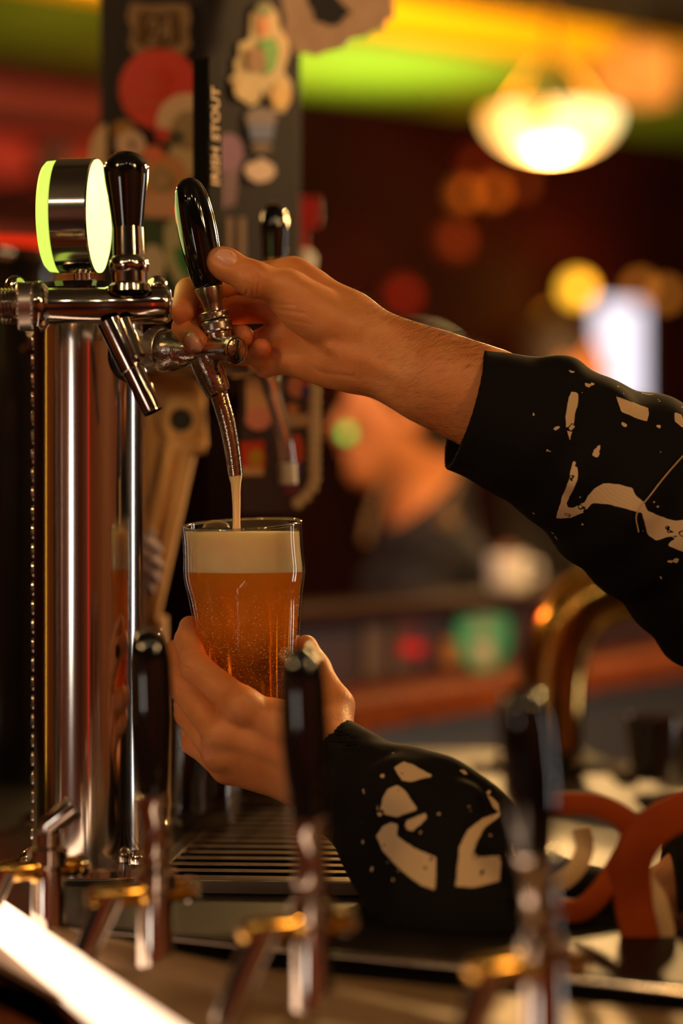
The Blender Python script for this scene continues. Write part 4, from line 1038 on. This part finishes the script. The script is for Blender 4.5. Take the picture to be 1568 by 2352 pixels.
def cut_sign():
    D = 2.10; t = thing('hanging_sign', P(770, 20, D), 'pale jagged cut-out sign with a black middle, top centre beside the post', 'sign')
    pts = [(640, -40), (655, 40), (652, 78), (668, 96), (678, 122), (704, 120), (722, 128), (748, 118), (790, 108), (806, 88), (842, 82), (858, 70), (880, 66), (888, 46), (906, 36), (902, 8), (910, -60), (780, -160), (640, -160)]
    MB().prism([P(x, y, D) for x, y in pts], (0, .004, 0)).build('board', mat('pale_sign_paint', (214, 178, 148), .6, var=(60, .1)), t, smooth=False)
    pts = [(702, -60), (706, 6), (718, 24), (722, 48), (742, 52), (756, 60), (782, 54), (790, 38), (808, 30), (786, 8), (770, -10), (770, -60)]
    MB().prism([P(x, y, D-.0015) for x, y in pts], (0, .0012, 0)).build('black_lettering', BLACKM, t, smooth=False)
    MB().tube([P(700, -150, D+.004), P(700, -900, D+.004)], .003, 8).build('hanger', STEEL, t); MB().tube([P(860, -130, D+.004), P(860, -900, D+.004)], .003, 8).build('hanger', STEEL, t)
    for o in t.children:
        if o.name.startswith('hanger'): pass
cut_sign()

def plate(name, pts, D, m, th, parent, label=None): return MB().prism([P(x, y, D) for x, y in pts], (0, th, 0)).build(name, m, parent, smooth=False, label=label)
def ovalp(cx, cy, rx, ry, n=28): return [(cx+rx*math.cos(2*PI*i/n), cy+ry*math.sin(2*PI*i/n)) for i in range(n)]
def clip():
    D = 1.985; t = thing('pump_clip', P(650, 1300, D), 'colourful decorated board with a cream beaded border, right of the spouts', 'board')
    plate('board', [(552, 860), (735, 860), (738, 1100), (720, 1150), (680, 1180), (552, 1180)], D, mat('plum_board', (44, 16, 22), .5), .006, t)
    k = 0
    path = [(722, 880+i*22) for i in range(11)]+[(716, 1120), (702, 1140), (684, 1156)]
    for x, y in path: MB().lathe(P(x, y, D), P(x, y, D-.01), [(-.001, 0), (-.001, .0055), (.0015, .0050), (.0025, .003), (.003, 0)], 16).build('border_bead', mat('cream_bead', (206, 180, 140), .5), t)
    f = lambda p, c, dz, lab=None: plate('painted_patch', p, D-.001-dz*.0008, mat('patch_%d_%d_%d' % c, c, .4), .0007, t, lab)
    f([(564, 872), (622, 872), (632, 960), (566, 962)], (214, 160, 116), 1); f(ovalp(593, 962, 30, 26), (222, 138, 120), 2, 'pink patch')
    f(ovalp(682, 888, 22, 26), (206, 124, 92), 1); f(ovalp(702, 870, 12, 14), (190, 40, 40), 2); f(ovalp(702, 900, 11, 14), (62, 44, 120), 2)
    f([(655, 948), (722, 952), (722, 978), (655, 982)], (170, 134, 104), 1); f(ovalp(672, 938, 14, 12), (176, 106, 54), 1); f(ovalp(680, 1040, 18, 44), (184, 62, 22), 1); f(ovalp(690, 1075, 8, 16), (50, 30, 100), 2)
    f([(552, 1016), (606, 1012), (610, 1072), (552, 1072)], (206, 56, 18), 1); f(ovalp(588, 1050, 18, 20), (198, 148, 30), 2); f([(552, 1072), (606, 1072), (606, 1092), (552, 1092)], (206, 160, 110), 2)
    f(ovalp(668, 1124, 18, 16), (110, 30, 70), 2)
    MB().tube([P(600, 900, D+.004), P(590, 900, 2.20)], .006, 12).build('arm', STEEL, t)
    t2 = thing('menu_card', P(560, 1300, 2.32), 'pale grey-brown card standing behind the pint glass', 'card', )
    plate('card', [(500, 1110), (628, 1112), (632, 1420), (500, 1420)], 2.32, mat('card_paper', (150, 130, 106), .7), .003, t2)
    plate('card_foot', [(540, 1420), (590, 1420), (590, 1870), (540, 1870)], 2.323, STEEL, .003, t2)
    t3 = thing('beer_tap', P(695, 620, 2.3), 'red square-topped tap handle out of focus behind the raised hand', 'beer tap')
    Rm = mat('bright_red_paint', (214, 24, 8), .5)
    plate('handle_head', [(656, 450), (735, 452), (735, 512), (722, 520), (664, 520), (656, 512)], 2.3, Rm, .012, t3); plate('handle_stem', [(676, 516), (706, 516), (704, 582), (678, 582)], 2.302, Rm, .009, t3)
    MB().lathe(P(692, 640, 2.305), P(692, 500, 2.305), [(-.10, .004), (0, .004), (0, .008), (.012, .013), (.022, .013), (.027, .008), (.028, 0)], 24).build('handle_collar', WHITE, t3, label='white round collar')
clip()
def bracket():
    D = 2.02; t = thing('metal_bracket', P(370, 1420, D), 'beige metal bracket with a round dark hole, leaning behind the column', 'bracket')
    plate('plate', [(335, 852), (410, 856), (452, 876), (466, 900), (474, 1024), (446, 1036), (360, 1424), (335, 1424)], D, BEIGE, .02, t)
    for a, b in (((398, 1010), (345, 1230)), ((432, 1036), (346, 1420))): MB().tube([P(*a, D-.003), P(*b, D-.003)], .0072, 12).build('rib', BEIGE, t)
    MB().tube([P(470, 1026, D-.004), P(410, 1032, D-.004), P(390, 1000, D-.004)], .006, 12).build('rib', BEIGE, t)
    c = P(417, 965, D); MB().lathe(c, c-Vector((0, .02, 0)), [(-.003, .021), (.004, .020), (.006, .016), (.006, .010), (.001, .0095)], 36).build('boss', BEIGE, t)
    MB().lathe(c, c-Vector((0, .02, 0)), [(.0, 0), (.0035, 0), (.0035, .0095), (.001, .0096)], 30).build('hole', BLACKM, t)
    MB().tube([P(352, 1415, D+.01), P(352, 1870, D+.012)], .012, 16).build('foot', BEIGE, t)
    t2 = thing('cloth', P(345, 1300, 1.98), 'small crumpled white cloth between column and bracket', 'cloth')
    f = lambda Q: ell(Q, P(338, 1290, 1.975), (.012, .008, .026))+.0022*np.sin(Q[:, 2]*500+Q[:, 0]*300)
    a = P(300, 1380, 1.96); b = P(380, 1200, 1.99); V, Q = mesh_sdf(f, tuple(a), tuple(b), .002); mk('fabric', V, Q, mat('white_cloth', (190, 176, 190), .9), t2, sharp=None)
bracket()
def drum():
    D = 2.35; c = P(-10, 578, D); t = thing('drum', (c.x, D, TOP), 'black round-topped drum behind the beer tower at the left edge', 'drum')
    h = c.z-TOP; MB().lathe((c.x, D, TOP), (c.x, D, 3), [(0, 0), (0, .062), (h-.02, .062), (h-.018, .066), (h-.004, .066), (h, .062), (h, 0)], 64).build('shell', mat('black_lacquer', (.01, .008, .008), .12), t)
    MB().lathe((c.x, D, c.z-.012), (c.x, D, 3), [(0, .0665), (.004, .0672), (.008, .0665)], 64).build('rim', CHROME, t)
    t2 = thing('light_tube', P(0, 564, 2.9), 'glowing red tube light above the black drum at the left', 'light')
    MB().tube([P(-250, 556, 2.9), P(190, 573, 2.96)], .0070, 16).build('tube', emis('red_glow', (1, .02, .0), 1.1), t2)
    MB().box(P(20, 600, 3.0), (.34, .03, .03), None).build('holder', DARKWOOD, t2, smooth=False)
    p = P(20, 600, 3.0); MB().box((p.x, p.y, p.z/2), (.06, .03, p.z)).build('stand', DARKWOOD, t2, smooth=False)
    point('red_light', tuple(P(-300, 564, 2.9)), 2.0, (1, .05, .02), .03, t2)
drum()

#@@BACK@@
# ---------------------------------------------------------------- the far side of the bar
E = Vector((.46, .89, 0)).normalized(); EN = Vector((E.y, -E.x, 0))   # EN points to the camera side/right
LP = Vector((.008, 2.63, 0)); ZL = CZ-.21; ZP = CZ-.112
def far_bar():
    t = thing('far_bar', (LP.x, LP.y, 0), 'brown wooden far bar with a raised sticker-covered back panel', 'bar')
    R = Matrix.Rotation(math.atan2(E.y, E.x), 3, 'Z')
    mid = LP+E*.80
    c = mid-EN*.06; MB().box((c.x, c.y, ZL-.017), (2.0, .13, .034), R, bev=.004).build('ledge', WOOD, t, smooth=False)
    c = mid-EN*.075; MB().box((c.x, c.y, (ZL-.034)/2), (2.0, .09, ZL-.034), R).build('steel_front', mat('dull_steel', (.20, .16, .12), .45, 1, bump=(20, .05)), t, smooth=False)
    c = mid-EN*.135; MB().box((c.x, c.y, (ZP-.02)/2), (2.0, .03, ZP-.02), R).build('back_panel', mat('back_panel_paint', (50, 26, 14), .5, var=(5, .3)), t, smooth=False)
    for k, w_ in ((.06, .035), (.29, .05), (.36, .03), (.62, .08)):
        c = LP+E*k-EN*.117; MB().box((c.x, c.y, (ZL+ZP)/2), (w_, .004, ZP-ZL-.02), R).build('card_strip', GREYPAN, t, smooth=False)
    c = mid-EN*.17; MB().box((c.x, c.y, ZP-.01), (2.0, .14, .02), R, bev=.003).build('bar_top', DARKWOOD, t, smooth=False)
    pn = EN; p0 = LP-EN*.1145
    def onp(pts, dz, m, name, lab=None):
        q = [on_plane(x, y, p0+EN*dz, EN) for x, y in pts]; return MB().prism(q, EN*.0006).build(name, m, t, smooth=False, label=lab)
    onp(ovalp(1108, 1455, 62, 88), .001, mat('green_sticker', (0, 150, 118), .4), 'sticker', 'green oval sticker with pale lines')
    onp(ovalp(1108, 1455, 62, 88), .0005, mat('green_sticker', (0, 150, 118)), 'sticker_backing')
    for y, x0, x1, h in ((1396, 1082, 1134, 12), (1412, 1078, 1138, 12), (1436, 1066, 1150, 10), (1452, 1072, 1144, 8)): onp([(x0, y), (x1, y), (x1, y+h), (x0, y+h)], .0018, mat('pale_print', (150, 168, 140), .5), 'sticker_lines')
    onp([(1084, 1474), (1136, 1474), (1134, 1524), (1086, 1524)], .0018, mat('pale_patch', (176, 168, 150), .5), 'sticker_patch')
    onp([(918, 1474), (975, 1478), (975, 1504), (918, 1502)], .001, mat('red_tag', (200, 16, 12), .4), 'tag', 'small red tag'); onp([(925, 1400), (962, 1400), (962, 1472), (925, 1472)], .0008, mat('dark_red_card', (80, 14, 12), .5), 'card')
    onp([(1016, 1470), (1052, 1470), (1052, 1530), (1016, 1530)], .0008, mat('amber_card', (150, 96, 30), .5), 'card')
    # small mug on the bar top
    q = P(1166, 1365, 3.44); q.z = ZP
    t2 = thing('mug', q, 'small white mug on the far bar top above the green sticker', 'mug')
    MB().lathe(q, q+Vector((0, 0, 1)), [(0, 0), (0, .022), (.004, .026), (.05, .0285), (.052, .0275), (.050, .0260), (.006, .023), (.006, 0)], 40).build('cup', WHITE, t2)
    MB().tube(smoothpts([q+Vector((.027, 0, .040)), q+Vector((.042, 0, .038)), q+Vector((.044, 0, .022)), q+Vector((.027, 0, .012))], 5), .0035, 10).build('handle', WHITE, t2)
    MB().lathe(q, q+Vector((0, 0, 1)), [(.03, .0), (.048, .020), (.058, .012), (.064, .004), (.066, 0)], 24).build('contents', mat('brown_cocoa', (120, 70, 40), .7), t2)
    # brass swan-neck font
    D = 2.42; b = P(1262, 2000, D)
    t3 = thing('swan_neck_tower', (b.x, D, 0), 'tall brass swan-neck beer tower on the right, curving behind the raised sleeve', 'beer tower')
    pts = smoothpts([Vector((b.x, D, TOP)), P(1262, 1800, D), P(1263, 1640, D), P(1270, 1540, D), P(1292, 1455, D), P(1335, 1395, D), P(1395, 1362, D), P(1470, 1350, D), P(1540, 1362, D), P(1600, 1400, D), P(1630, 1470, D)], 8)
    MB().tube(pts, .0325, 40).build('neck', BRASS, t3)
    MB().lathe((b.x, D, TOP), (b.x, D, 3), [(0, 0), (0, .06), (.006, .06), (.010, .052), (.014, .034), (.02, .034)], 48).build('base', BLACKM, t3, label='matte black base flange')
    MB().box((b.x, D, TOP/2), (.16, .12, TOP), None).build('pedestal', DARKWOOD, t3, smooth=False)
    q1, q2 = P(1630, 1460, D), P(1640, 1540, D); lathe_part(t3, 'spout', q1, q2, [(0, .016), (.02, .014), (.04, .010)], CHROME)
    # upturned glasses on the far side
    for i, (x, y, D, lab) in enumerate(((1497, 1790, 2.30, 'small tumbler on the far bar right of the brass tower, nearest it'), (1545, 1795, 2.45, 'small tumbler on the far bar, close to the right edge of the picture'))):
        q = P(x, y, D); t4 = thing('tumbler', q, lab, 'glass', 'glasses on the back shelf')
        MB().lathe(q, q+Vector((0, 0, 1)), [(0, 0), (0, .020), (.06, .026), (.0605, .025), (.006, .0185), (.006, 0)], 36).build('bowl', mat('wet_glass', (.30, .27, .24), .06, .85), t4)
    q = P(1520, 1792, 2.40)
    t5 = thing('back_shelf', (q.x, q.y, 0), 'dark shelf holding tumblers right of the brass tower', 'shelf')
    MB().box((q.x+.03, q.y, q.z-.010), (.16, .30, .02)).build('board', mat('dark_shelf', (.02, .018, .016), .5), t5, smooth=False); MB().box((q.x+.03, q.y, (q.z-.02)/2), (.14, .26, q.z-.02)).build('cabinet', mat('dark_shelf', (.02, .018, .016)), t5, smooth=False)
far_bar()

# ---------------------------------------------------------------- seated drinkers
def drinker(D, hx, hy, lab, coat, zfloor, hood=True, facing=-1, strings=True, name_group=None):
    s = D/F; h = P(hx, hy, D); g = facing
    t = thing('person', (h.x+.05, D, 0), lab, 'person')
    o = np.array(h, dtype=np.float32)
    q = lambda x, y, z: o+np.array((x, y, z), dtype=np.float32)
    def f(Q):
        d = ell(Q, q(0, 0, 0), (.088, .076, .112))
        d = smin(d, cone(Q, q(g*.052, -.008, -.070), q(g*.062, -.010, -.088), .034, .028), .03)     # jaw and chin
        d = smin(d, cone(Q, q(g*.086, -.010, .008), q(g*.104, -.012, -.030), .008, .012), .010)     # nose
        d = smin(d, cone(Q, q(g*.090, -.010, -.058), q(g*.088, .010, -.058), .009, .008), .006)     # lips
        d = smin(d, cone(Q, q(g*.080, -.035, .030), q(g*.080, .02, .030), .010, .010), .012)        # brow
        for sy in (-1, 1):
            e = ell(Q, q(g*.078, sy*.030-.006, .012), (.014, .014, .009)); d = np.maximum(d, -e)
            d = smin(d, ell(Q, q(g*.074, sy*.030-.006, .012), (.011, .012, .011)), .002)            # eyeballs
            d = smin(d, ell(Q, q(-g*.008, sy*.077, -.004), (.018, .008, .030)), .006)
        d = smin(d, cone(Q, q(-g*.010, .005, -.060), q(-g*.03, .01, -.17), .050, .055), .03)
        d = smin(d, cone(Q, q(-g*.04, .02, -.30), q(-g*.05, .03, -.62), .10, .11), .06)
        for sy in (-1, 1):
            d = smin(d, cone(Q, q(-g*.04, .02+sy*.13, -.22), q(g*.03, sy*.17, -.46), .045, .038), .03)
            d = smin(d, cone(Q, q(g*.03, sy*.17, -.46), q(g*.14, -.04+sy*.08, -.40), .036, .026), .02)
            d = smin(d, cone(Q, q(g*.14, -.04+sy*.08, -.40), q(g*.19, -.06+sy*.05, -.39), .024, .020), .02)
            d = smin(d, cone(Q, q(-g*.05, .03+sy*.09, -.68), q(g*.30, .03+sy*.10, -.70), .08, .055), .03)
            d = smin(d, cone(Q, q(g*.30, .03+sy*.10, -.70), q(g*.28, .03+sy*.10, -1.10), .052, .036), .02)
        return d
    lo = (h.x-.42, D-.30, max(.02, h.z-1.18)); hi = (h.x+.42, D+.34, h.z+.14)
    V, Q = mesh_sdf(f, lo, hi, .006); mk('body', V, Q, SKIN, t, sharp=None)
    def fc(Q):
        d = f(Q)-.016+.004*np.sin(Q[:, 2]*60+Q[:, 0]*30)
        d = smin(d, cone(Q, q(-g*.055, .07, -.15), q(-g*.02, -.045, -.20), .045, .026), .03) if hood else d
        n = np.array((g*.62, -.2, .76), dtype=np.float32); n /= np.linalg.norm(n)
        d = np.maximum(d, (Q-q(-g*.02, 0, -.135))@n)
        d = np.maximum(d, -(Q[:, 2]-(h.z-.66)))
        c = q(g*.155, -.04, -.40); return np.maximum(d, g*(Q[:, 0]-c[0]))
    V, Q = mesh_sdf(fc, lo, (hi[0], hi[1], h.z-.02), .006); hd = mk('hoodie' if hood else 'jacket', V, Q, coat, t, sharp=None)
    def ft(Q): return np.maximum(f(Q)-.012, Q[:, 2]-(h.z-.63))
    V, Q = mesh_sdf(ft, lo, (hi[0], hi[1], h.z-.55), .008); mk('trousers', V, Q, mat('dark_denim', (22, 22, 28)), t, sharp=None)
    def fh(Q): return np.maximum(np.maximum(ell(Q, q(-g*.012, 0, .016), (.096, .084, .112)), (Q@np.array((g*.8, 0, -.6), dtype=np.float32))-float(q(g*.030, 0, .012)@np.array((g*.8, 0, -.6), dtype=np.float32))), (h.z-.07)-Q[:, 2])
    V, Q = mesh_sdf(fh, (h.x-.13, D-.12, h.z-.12), (h.x+.13, D+.12, h.z+.16), .004); mk('hair', V, Q, mat('brown_hair', (44, 26, 14)), t, sharp=None)
    if strings:
        for pts in ([(888, 1100), (868, 1140), (850, 1190), (840, 1245)], [(1052, 1090), (1036, 1140), (1018, 1180), (1008, 1205)]):
            MB().tube(smoothpts([P(x, y, D-.150-.02*i/3) for i, (x, y) in enumerate(pts)], 4), .0046, 10).build('drawstring', mat('tan_cord', (126, 96, 60), .8), hd)
        MB().tube([P(1022, 1190, D-.165), P(1044, 1204, D-.165)], .011, 12).build('cord_knot', mat('tan_cord', (150, 116, 76)), hd)
    # bar stool under the drinker
    st = thing('bar_stool', (h.x+.05, D+.03, 0), 'dark bar stool under '+('the drinker in the hoodie' if hood else 'the far drinker by the bright window'), 'stool')
    zs = h.z-.78; c = Vector((h.x-g*.05, D+.03, 0))
    MB().lathe(c+Vector((0, 0, zs-.04)), c+Vector((0, 0, 3)), [(0, 0), (0, .15), (.01, .16), (.03, .16), (.04, .14), (.04, 0)], 40).build('seat', LEATHERD, st)
    for a in range(4):
        ca = PI/4+a*PI/2; MB().tube([c+Vector((math.cos(ca)*.10, math.sin(ca)*.10, zs-.04)), c+Vector((math.cos(ca)*.17, math.sin(ca)*.17, 0))], .014, 12).build('leg', DARKWOOD, st)
    return t
drinker(3.62, 935, 945, 'seated drinker in a black hoodie with tan drawstrings, face turned left', mat('black_hoodie', (.010, .008, .009), .9), 0)
drinker(5.6, 1298, 842, 'distant drinker seen as a dark head before the bright window', mat('dark_jacket', (24, 14, 12), .8), 0, hood=False, facing=1, strings=False)
def vape():
    D = 3.46; t = thing('vaporizer', P(800, 996, D), 'small device with a green glowing end at the hooded drinker\'s mouth', 'device')
    MB().tube([P(832, 1002, D), P(806, 997, D)], .0045, 14).build('tube', BLACKG, t); MB().lathe(P(806, 997, D), P(790, 994, D), [(0, 0), (0, .007), (.006, .008), (.012, .006), (.014, 0)], 16).build('glow_tip', emis('green_glow', (0, 1, .12), 1.1), t, label='green light')
vape()

#@@LAMPS@@
# ---------------------------------------------------------------- lamps and small lights
SHADE = emis('alabaster_glow', (1, .62, .16), 1.7, ramp=((1, .36, .015), (1, .86, .36)), scale=9)
def pendant(c, label, power, r=.135, group='glass bowl pendants', tint=WARM):
    c = Vector(c); t = thing('pendant_lamp', c, label, 'lamp', group); z = Vector((0, 0, 1))
    pr = [(0, 0)]+[(r*.62*(1-math.cos(PI/2*k/8)), r*math.sin(PI/2*k/8)) for k in range(1, 9)]
    pr += [(r*.64, r*1.0), (r*.66, r*.97)]+[(r*.62*(1-math.cos(PI/2*k/8))+.006, (r-.006)*math.sin(PI/2*k/8)) for k in range(7, 0, -1)]+[(.006, 0)]
    MB().lathe(c, c+z, pr, 56).build('bowl_shade', SHADE, t)
    for a in range(3):
        ca = 2*PI*a/3+.4; MB().tube([c+Vector((math.cos(ca)*r*.97, math.sin(ca)*r*.97, r*.64)), c+z*(r*1.7)], .0025, 6).build('chain', BRASS, t)
    MB().tube([c+z*(r*1.7), Vector((c.x, c.y, ZC))], .004, 8).build('rod', BRASS, t)
    point('bulb_light', tuple(c+z*(r*.9)), power, tint, .05, t)
    point('bowl_light', tuple(c-z*.03), power*.5, tint, .06, t)
    return t
cL = P(1265, 362, 4.3)
pendant(cL, 'glowing yellow glass bowl pendant, upper right', 90, r=.122)
pendant((-1.05, .55, 2.0), 'glass bowl pendant hanging left behind the camera', 19)  # unseen; this and the next three pendants are added for light and reflections
pendant((.95, .75, 2.0), 'glass bowl pendant hanging right behind the camera', 19)
pendant((1.05, 2.75, 1.95), 'glass bowl pendant hanging beyond the bartender, out of frame', 120)  # added as key light on the hands, from above and behind
pendant((-1.15, 2.9, 2.0), 'glass bowl pendant hanging beyond the tower, out of frame at left', 18)
WP = N*5.55
def downlight(x, y, power, col, target, label):
    t = thing('ceiling_downlight', (x, y, ZC), label, 'lamp')
    MB().lathe((x, y, ZC), (x, y, 0), [(0, 0), (0, .045), (.05, .045), (.05, .038), (.012, .03), (.012, 0)], 32).build('can', BLACKM, t)
    MB().lathe((x, y, ZC-.016), (x, y, 0), [(0, 0), (0, .024), (.006, .020), (.008, 0)], 24).build('lens', emis('downlight_glow', (1, .6, .3), 6), t)
    spot('beam', (x, y, ZC-.06), target, power, col, .03, 30, t)
downlight(-.25, 2.9, 46, (1, .60, .42), (.08, 3.6, 1.40), 'black ceiling downlight aimed at the drinker in the hoodie')  # unseen lamp added to brighten the seated face
def walllamp(px, py, r, col, st, label, power=0):
    q = on_plane(px, py, WP-N*.09, N); t = thing('wall_lamp', q, label, 'lamp', 'small glowing lamps on the back wall')
    pr = [(-r, 0)]+[(-r*math.cos(PI*k/12), r*math.sin(PI*k/12)) for k in range(1, 12)]+[(r, 0)]
    MB().lathe(q, q+Vector((0, 0, 1)), pr, 24).build('globe', emis('lamp_%d_%d' % (px, py), col, st), t)
    MB().tube([q+N*r*.8, q+N*.09], .012, 10).build('arm', BRASS, t)
    if power: point('lamp_light', tuple(q-N*(r+.03)), power, col, .03, t)
walllamp(1325, 664, .038, (1, .50, .03), 2.2, 'brightest amber globe lamp on the back wall, above the bright window', 2.5)
walllamp(1270, 736, .034, (1, .30, .02), .9, 'orange globe lamp lower left of the brightest one')
walllamp(1470, 660, .026, (1, .30, .03), .7, 'orange globe lamp right of the brightest one')
walllamp(1526, 676, .026, (1, .30, .03), .7, 'rightmost orange globe lamp on the back wall')
walllamp(1062, 446, .030, (1, .28, .02), .16, 'left of the pair of dim orange lamps below the pendant', .6)
walllamp(1130, 440, .030, (1, .28, .02), .16, 'right of the pair of dim orange lamps below the pendant', .6)
walllamp(1092, 370, .030, (.8, .01, .0), .03, 'dim red lamp above the pair of orange lamps')
walllamp(1200, 420, .028, (1, .16, .01), .05, 'faint brown-orange lamp under the pendant')
walllamp(1040, 556, .040, (1, .12, .02), .02, 'faint orange lamp right of the red tap handle', .2)
walllamp(918, 680, .040, (1, .02, .01), .03, 'dim red lamp just above the raised wrist', .25)
walllamp(500, 330, .035, (1, .04, .01), 3, 'red globe lamp on the back wall hidden behind the post', 1.8)  # hidden lamp added to light the red boards
def neon(u_, n_, z0, z1, r, col, st, label, into):  # unseen tubes added so the steel column reflects coloured stripes
    a = rn(u_, n_, z0); t = thing('neon_tube', a, label, 'light'); MB().tube([a, rn(u_, n_, z1)], r, 16).build('tube', emis('neon_%d%d%d' % tuple(int(c*9) for c in col), col, st), t)
    MB().box(rn(u_, n_, (z0+z1)/2)+into*(r+.02), (.05, .05, z1-z0+.1), RZ).build('backing', BLACKM, t, smooth=False)
neon(-1.87, -3.15, .5, 2.2, .024, (1, .03, .01), 3, 'tall red tube light on the wall behind the camera', -N)
neon(-3.45, 5.3, .4, 2.2, .04, (1, .45, .05), 4, 'tall amber tube light in the far left corner of the room', N)
def bulbs():  # bulbs added out of view for sharp highlights on the chrome
    t = thing('bulb_string', (0, .35, 2.22), 'string of small clear bulbs above the bar behind the camera', 'light')
    pts = smoothpts([Vector((-1.5+3*i/8, .35-.25*math.sin(i), 2.26-.06*(i % 2))) for i in range(9)], 4); MB().tube(pts, .004, 8).build('cable', BLACKM, t)
    for i in range(9):
        p = pts[i*4]-Vector((0, 0, .05)); MB().lathe(p, p+Vector((0, 0, 1)), [(-.026, 0), (-.022, .014), (-.006, .023), (.010, .020), (.026, .010), (.04, .010), (.045, 0)], 20).build('bulb', emis('bulb_glow', (1, .72, .42), 55), t)
    for x in (-1.5, 1.5): MB().tube([Vector((x, pts[0 if x < 0 else -1].y, 2.2)), Vector((x, pts[0 if x < 0 else -1].y, ZC))], .004, 8).build('hanger', BLACKM, t)
bulbs()
def uplighter(px, py, power, col, label, ht=.10):
    q = on_plane(px, py, WP-N*.5, N); t = thing('wall_uplighter', q, label, 'lamp')
    MB().lathe(q, q+Vector((0, 0, 1)), [(0, 0), (0, .03), (.08, .06), (.081, .056), (.01, .025), (.01, 0)], 32).build('shade', BLACKM, t)
    MB().tube([q+Vector((0, 0, .02)), q+N*.5+Vector((0, 0, .02))], .01, 10).build('arm', BLACKM, t)
    p = q+Vector((0, 0, .07)); spot('up_light', tuple(p), tuple(p+Vector((0, 0, 1))), power, col, .03, 74, t, 1)
uplighter(870, 960, 80, (1, .78, .30), 'small dark uplighter on the back wall lighting the green ceiling')  # unseen lamp assumed from the glow on the green ceiling
uplighter(120, 420, .9, (1, .35, .15), 'small dark uplighter on the back wall behind the post')  # added as local warm light on the boards at left
# timber block whose own glow stands in for the pendant's light on it
q = P(1462, 172, 5.3); t = thing('box_lantern', q, 'orange glowing box lantern hanging right of the yellow bowl pendant', 'lamp')
MB().box(q, (.135, .10, .118), RZ, bev=.006).build('lantern_box', emis('lantern_glow', (1, .30, .03), .62, ramp=((1, .22, .012), (1, .40, .06)), scale=10), t, smooth=False)
for sx in (-1, 1):
    for sy in (-1, 1): MB().tube([q+RZ@Vector((sx*.068, sy*.051, -.062)), q+RZ@Vector((sx*.068, sy*.051, .062))], .004, 6).build('corner_bar', BLACKM, t)
MB().tube([q+Vector((0, 0, .059)), Vector((q.x, q.y, ZC))], .004, 8).build('rod', BLACKM, t)
# two glowing windows added out of view, and the small bright window in view
RL = RZ@Matrix.Rotation(PI/2, 3, 'Z')
window_box('window_1', rn(-4.28, -.7, CZ+.0), .75, .85, RL, 4.2, (1, .88, .74))  # unseen window assumed from the white stripe in the steel column
window_box('window_2', rn(6.28, .42, 1.25), .40, 2.1, RL, 6.0, (1, .94, .86))  # unseen tall window, added for the bright stripe at the column's right
qa = on_plane(1415, 815, WP-N*.03, N)
window_box('window_3', qa, .21, .32, RZ, 1.15, (.86, .80, .92))
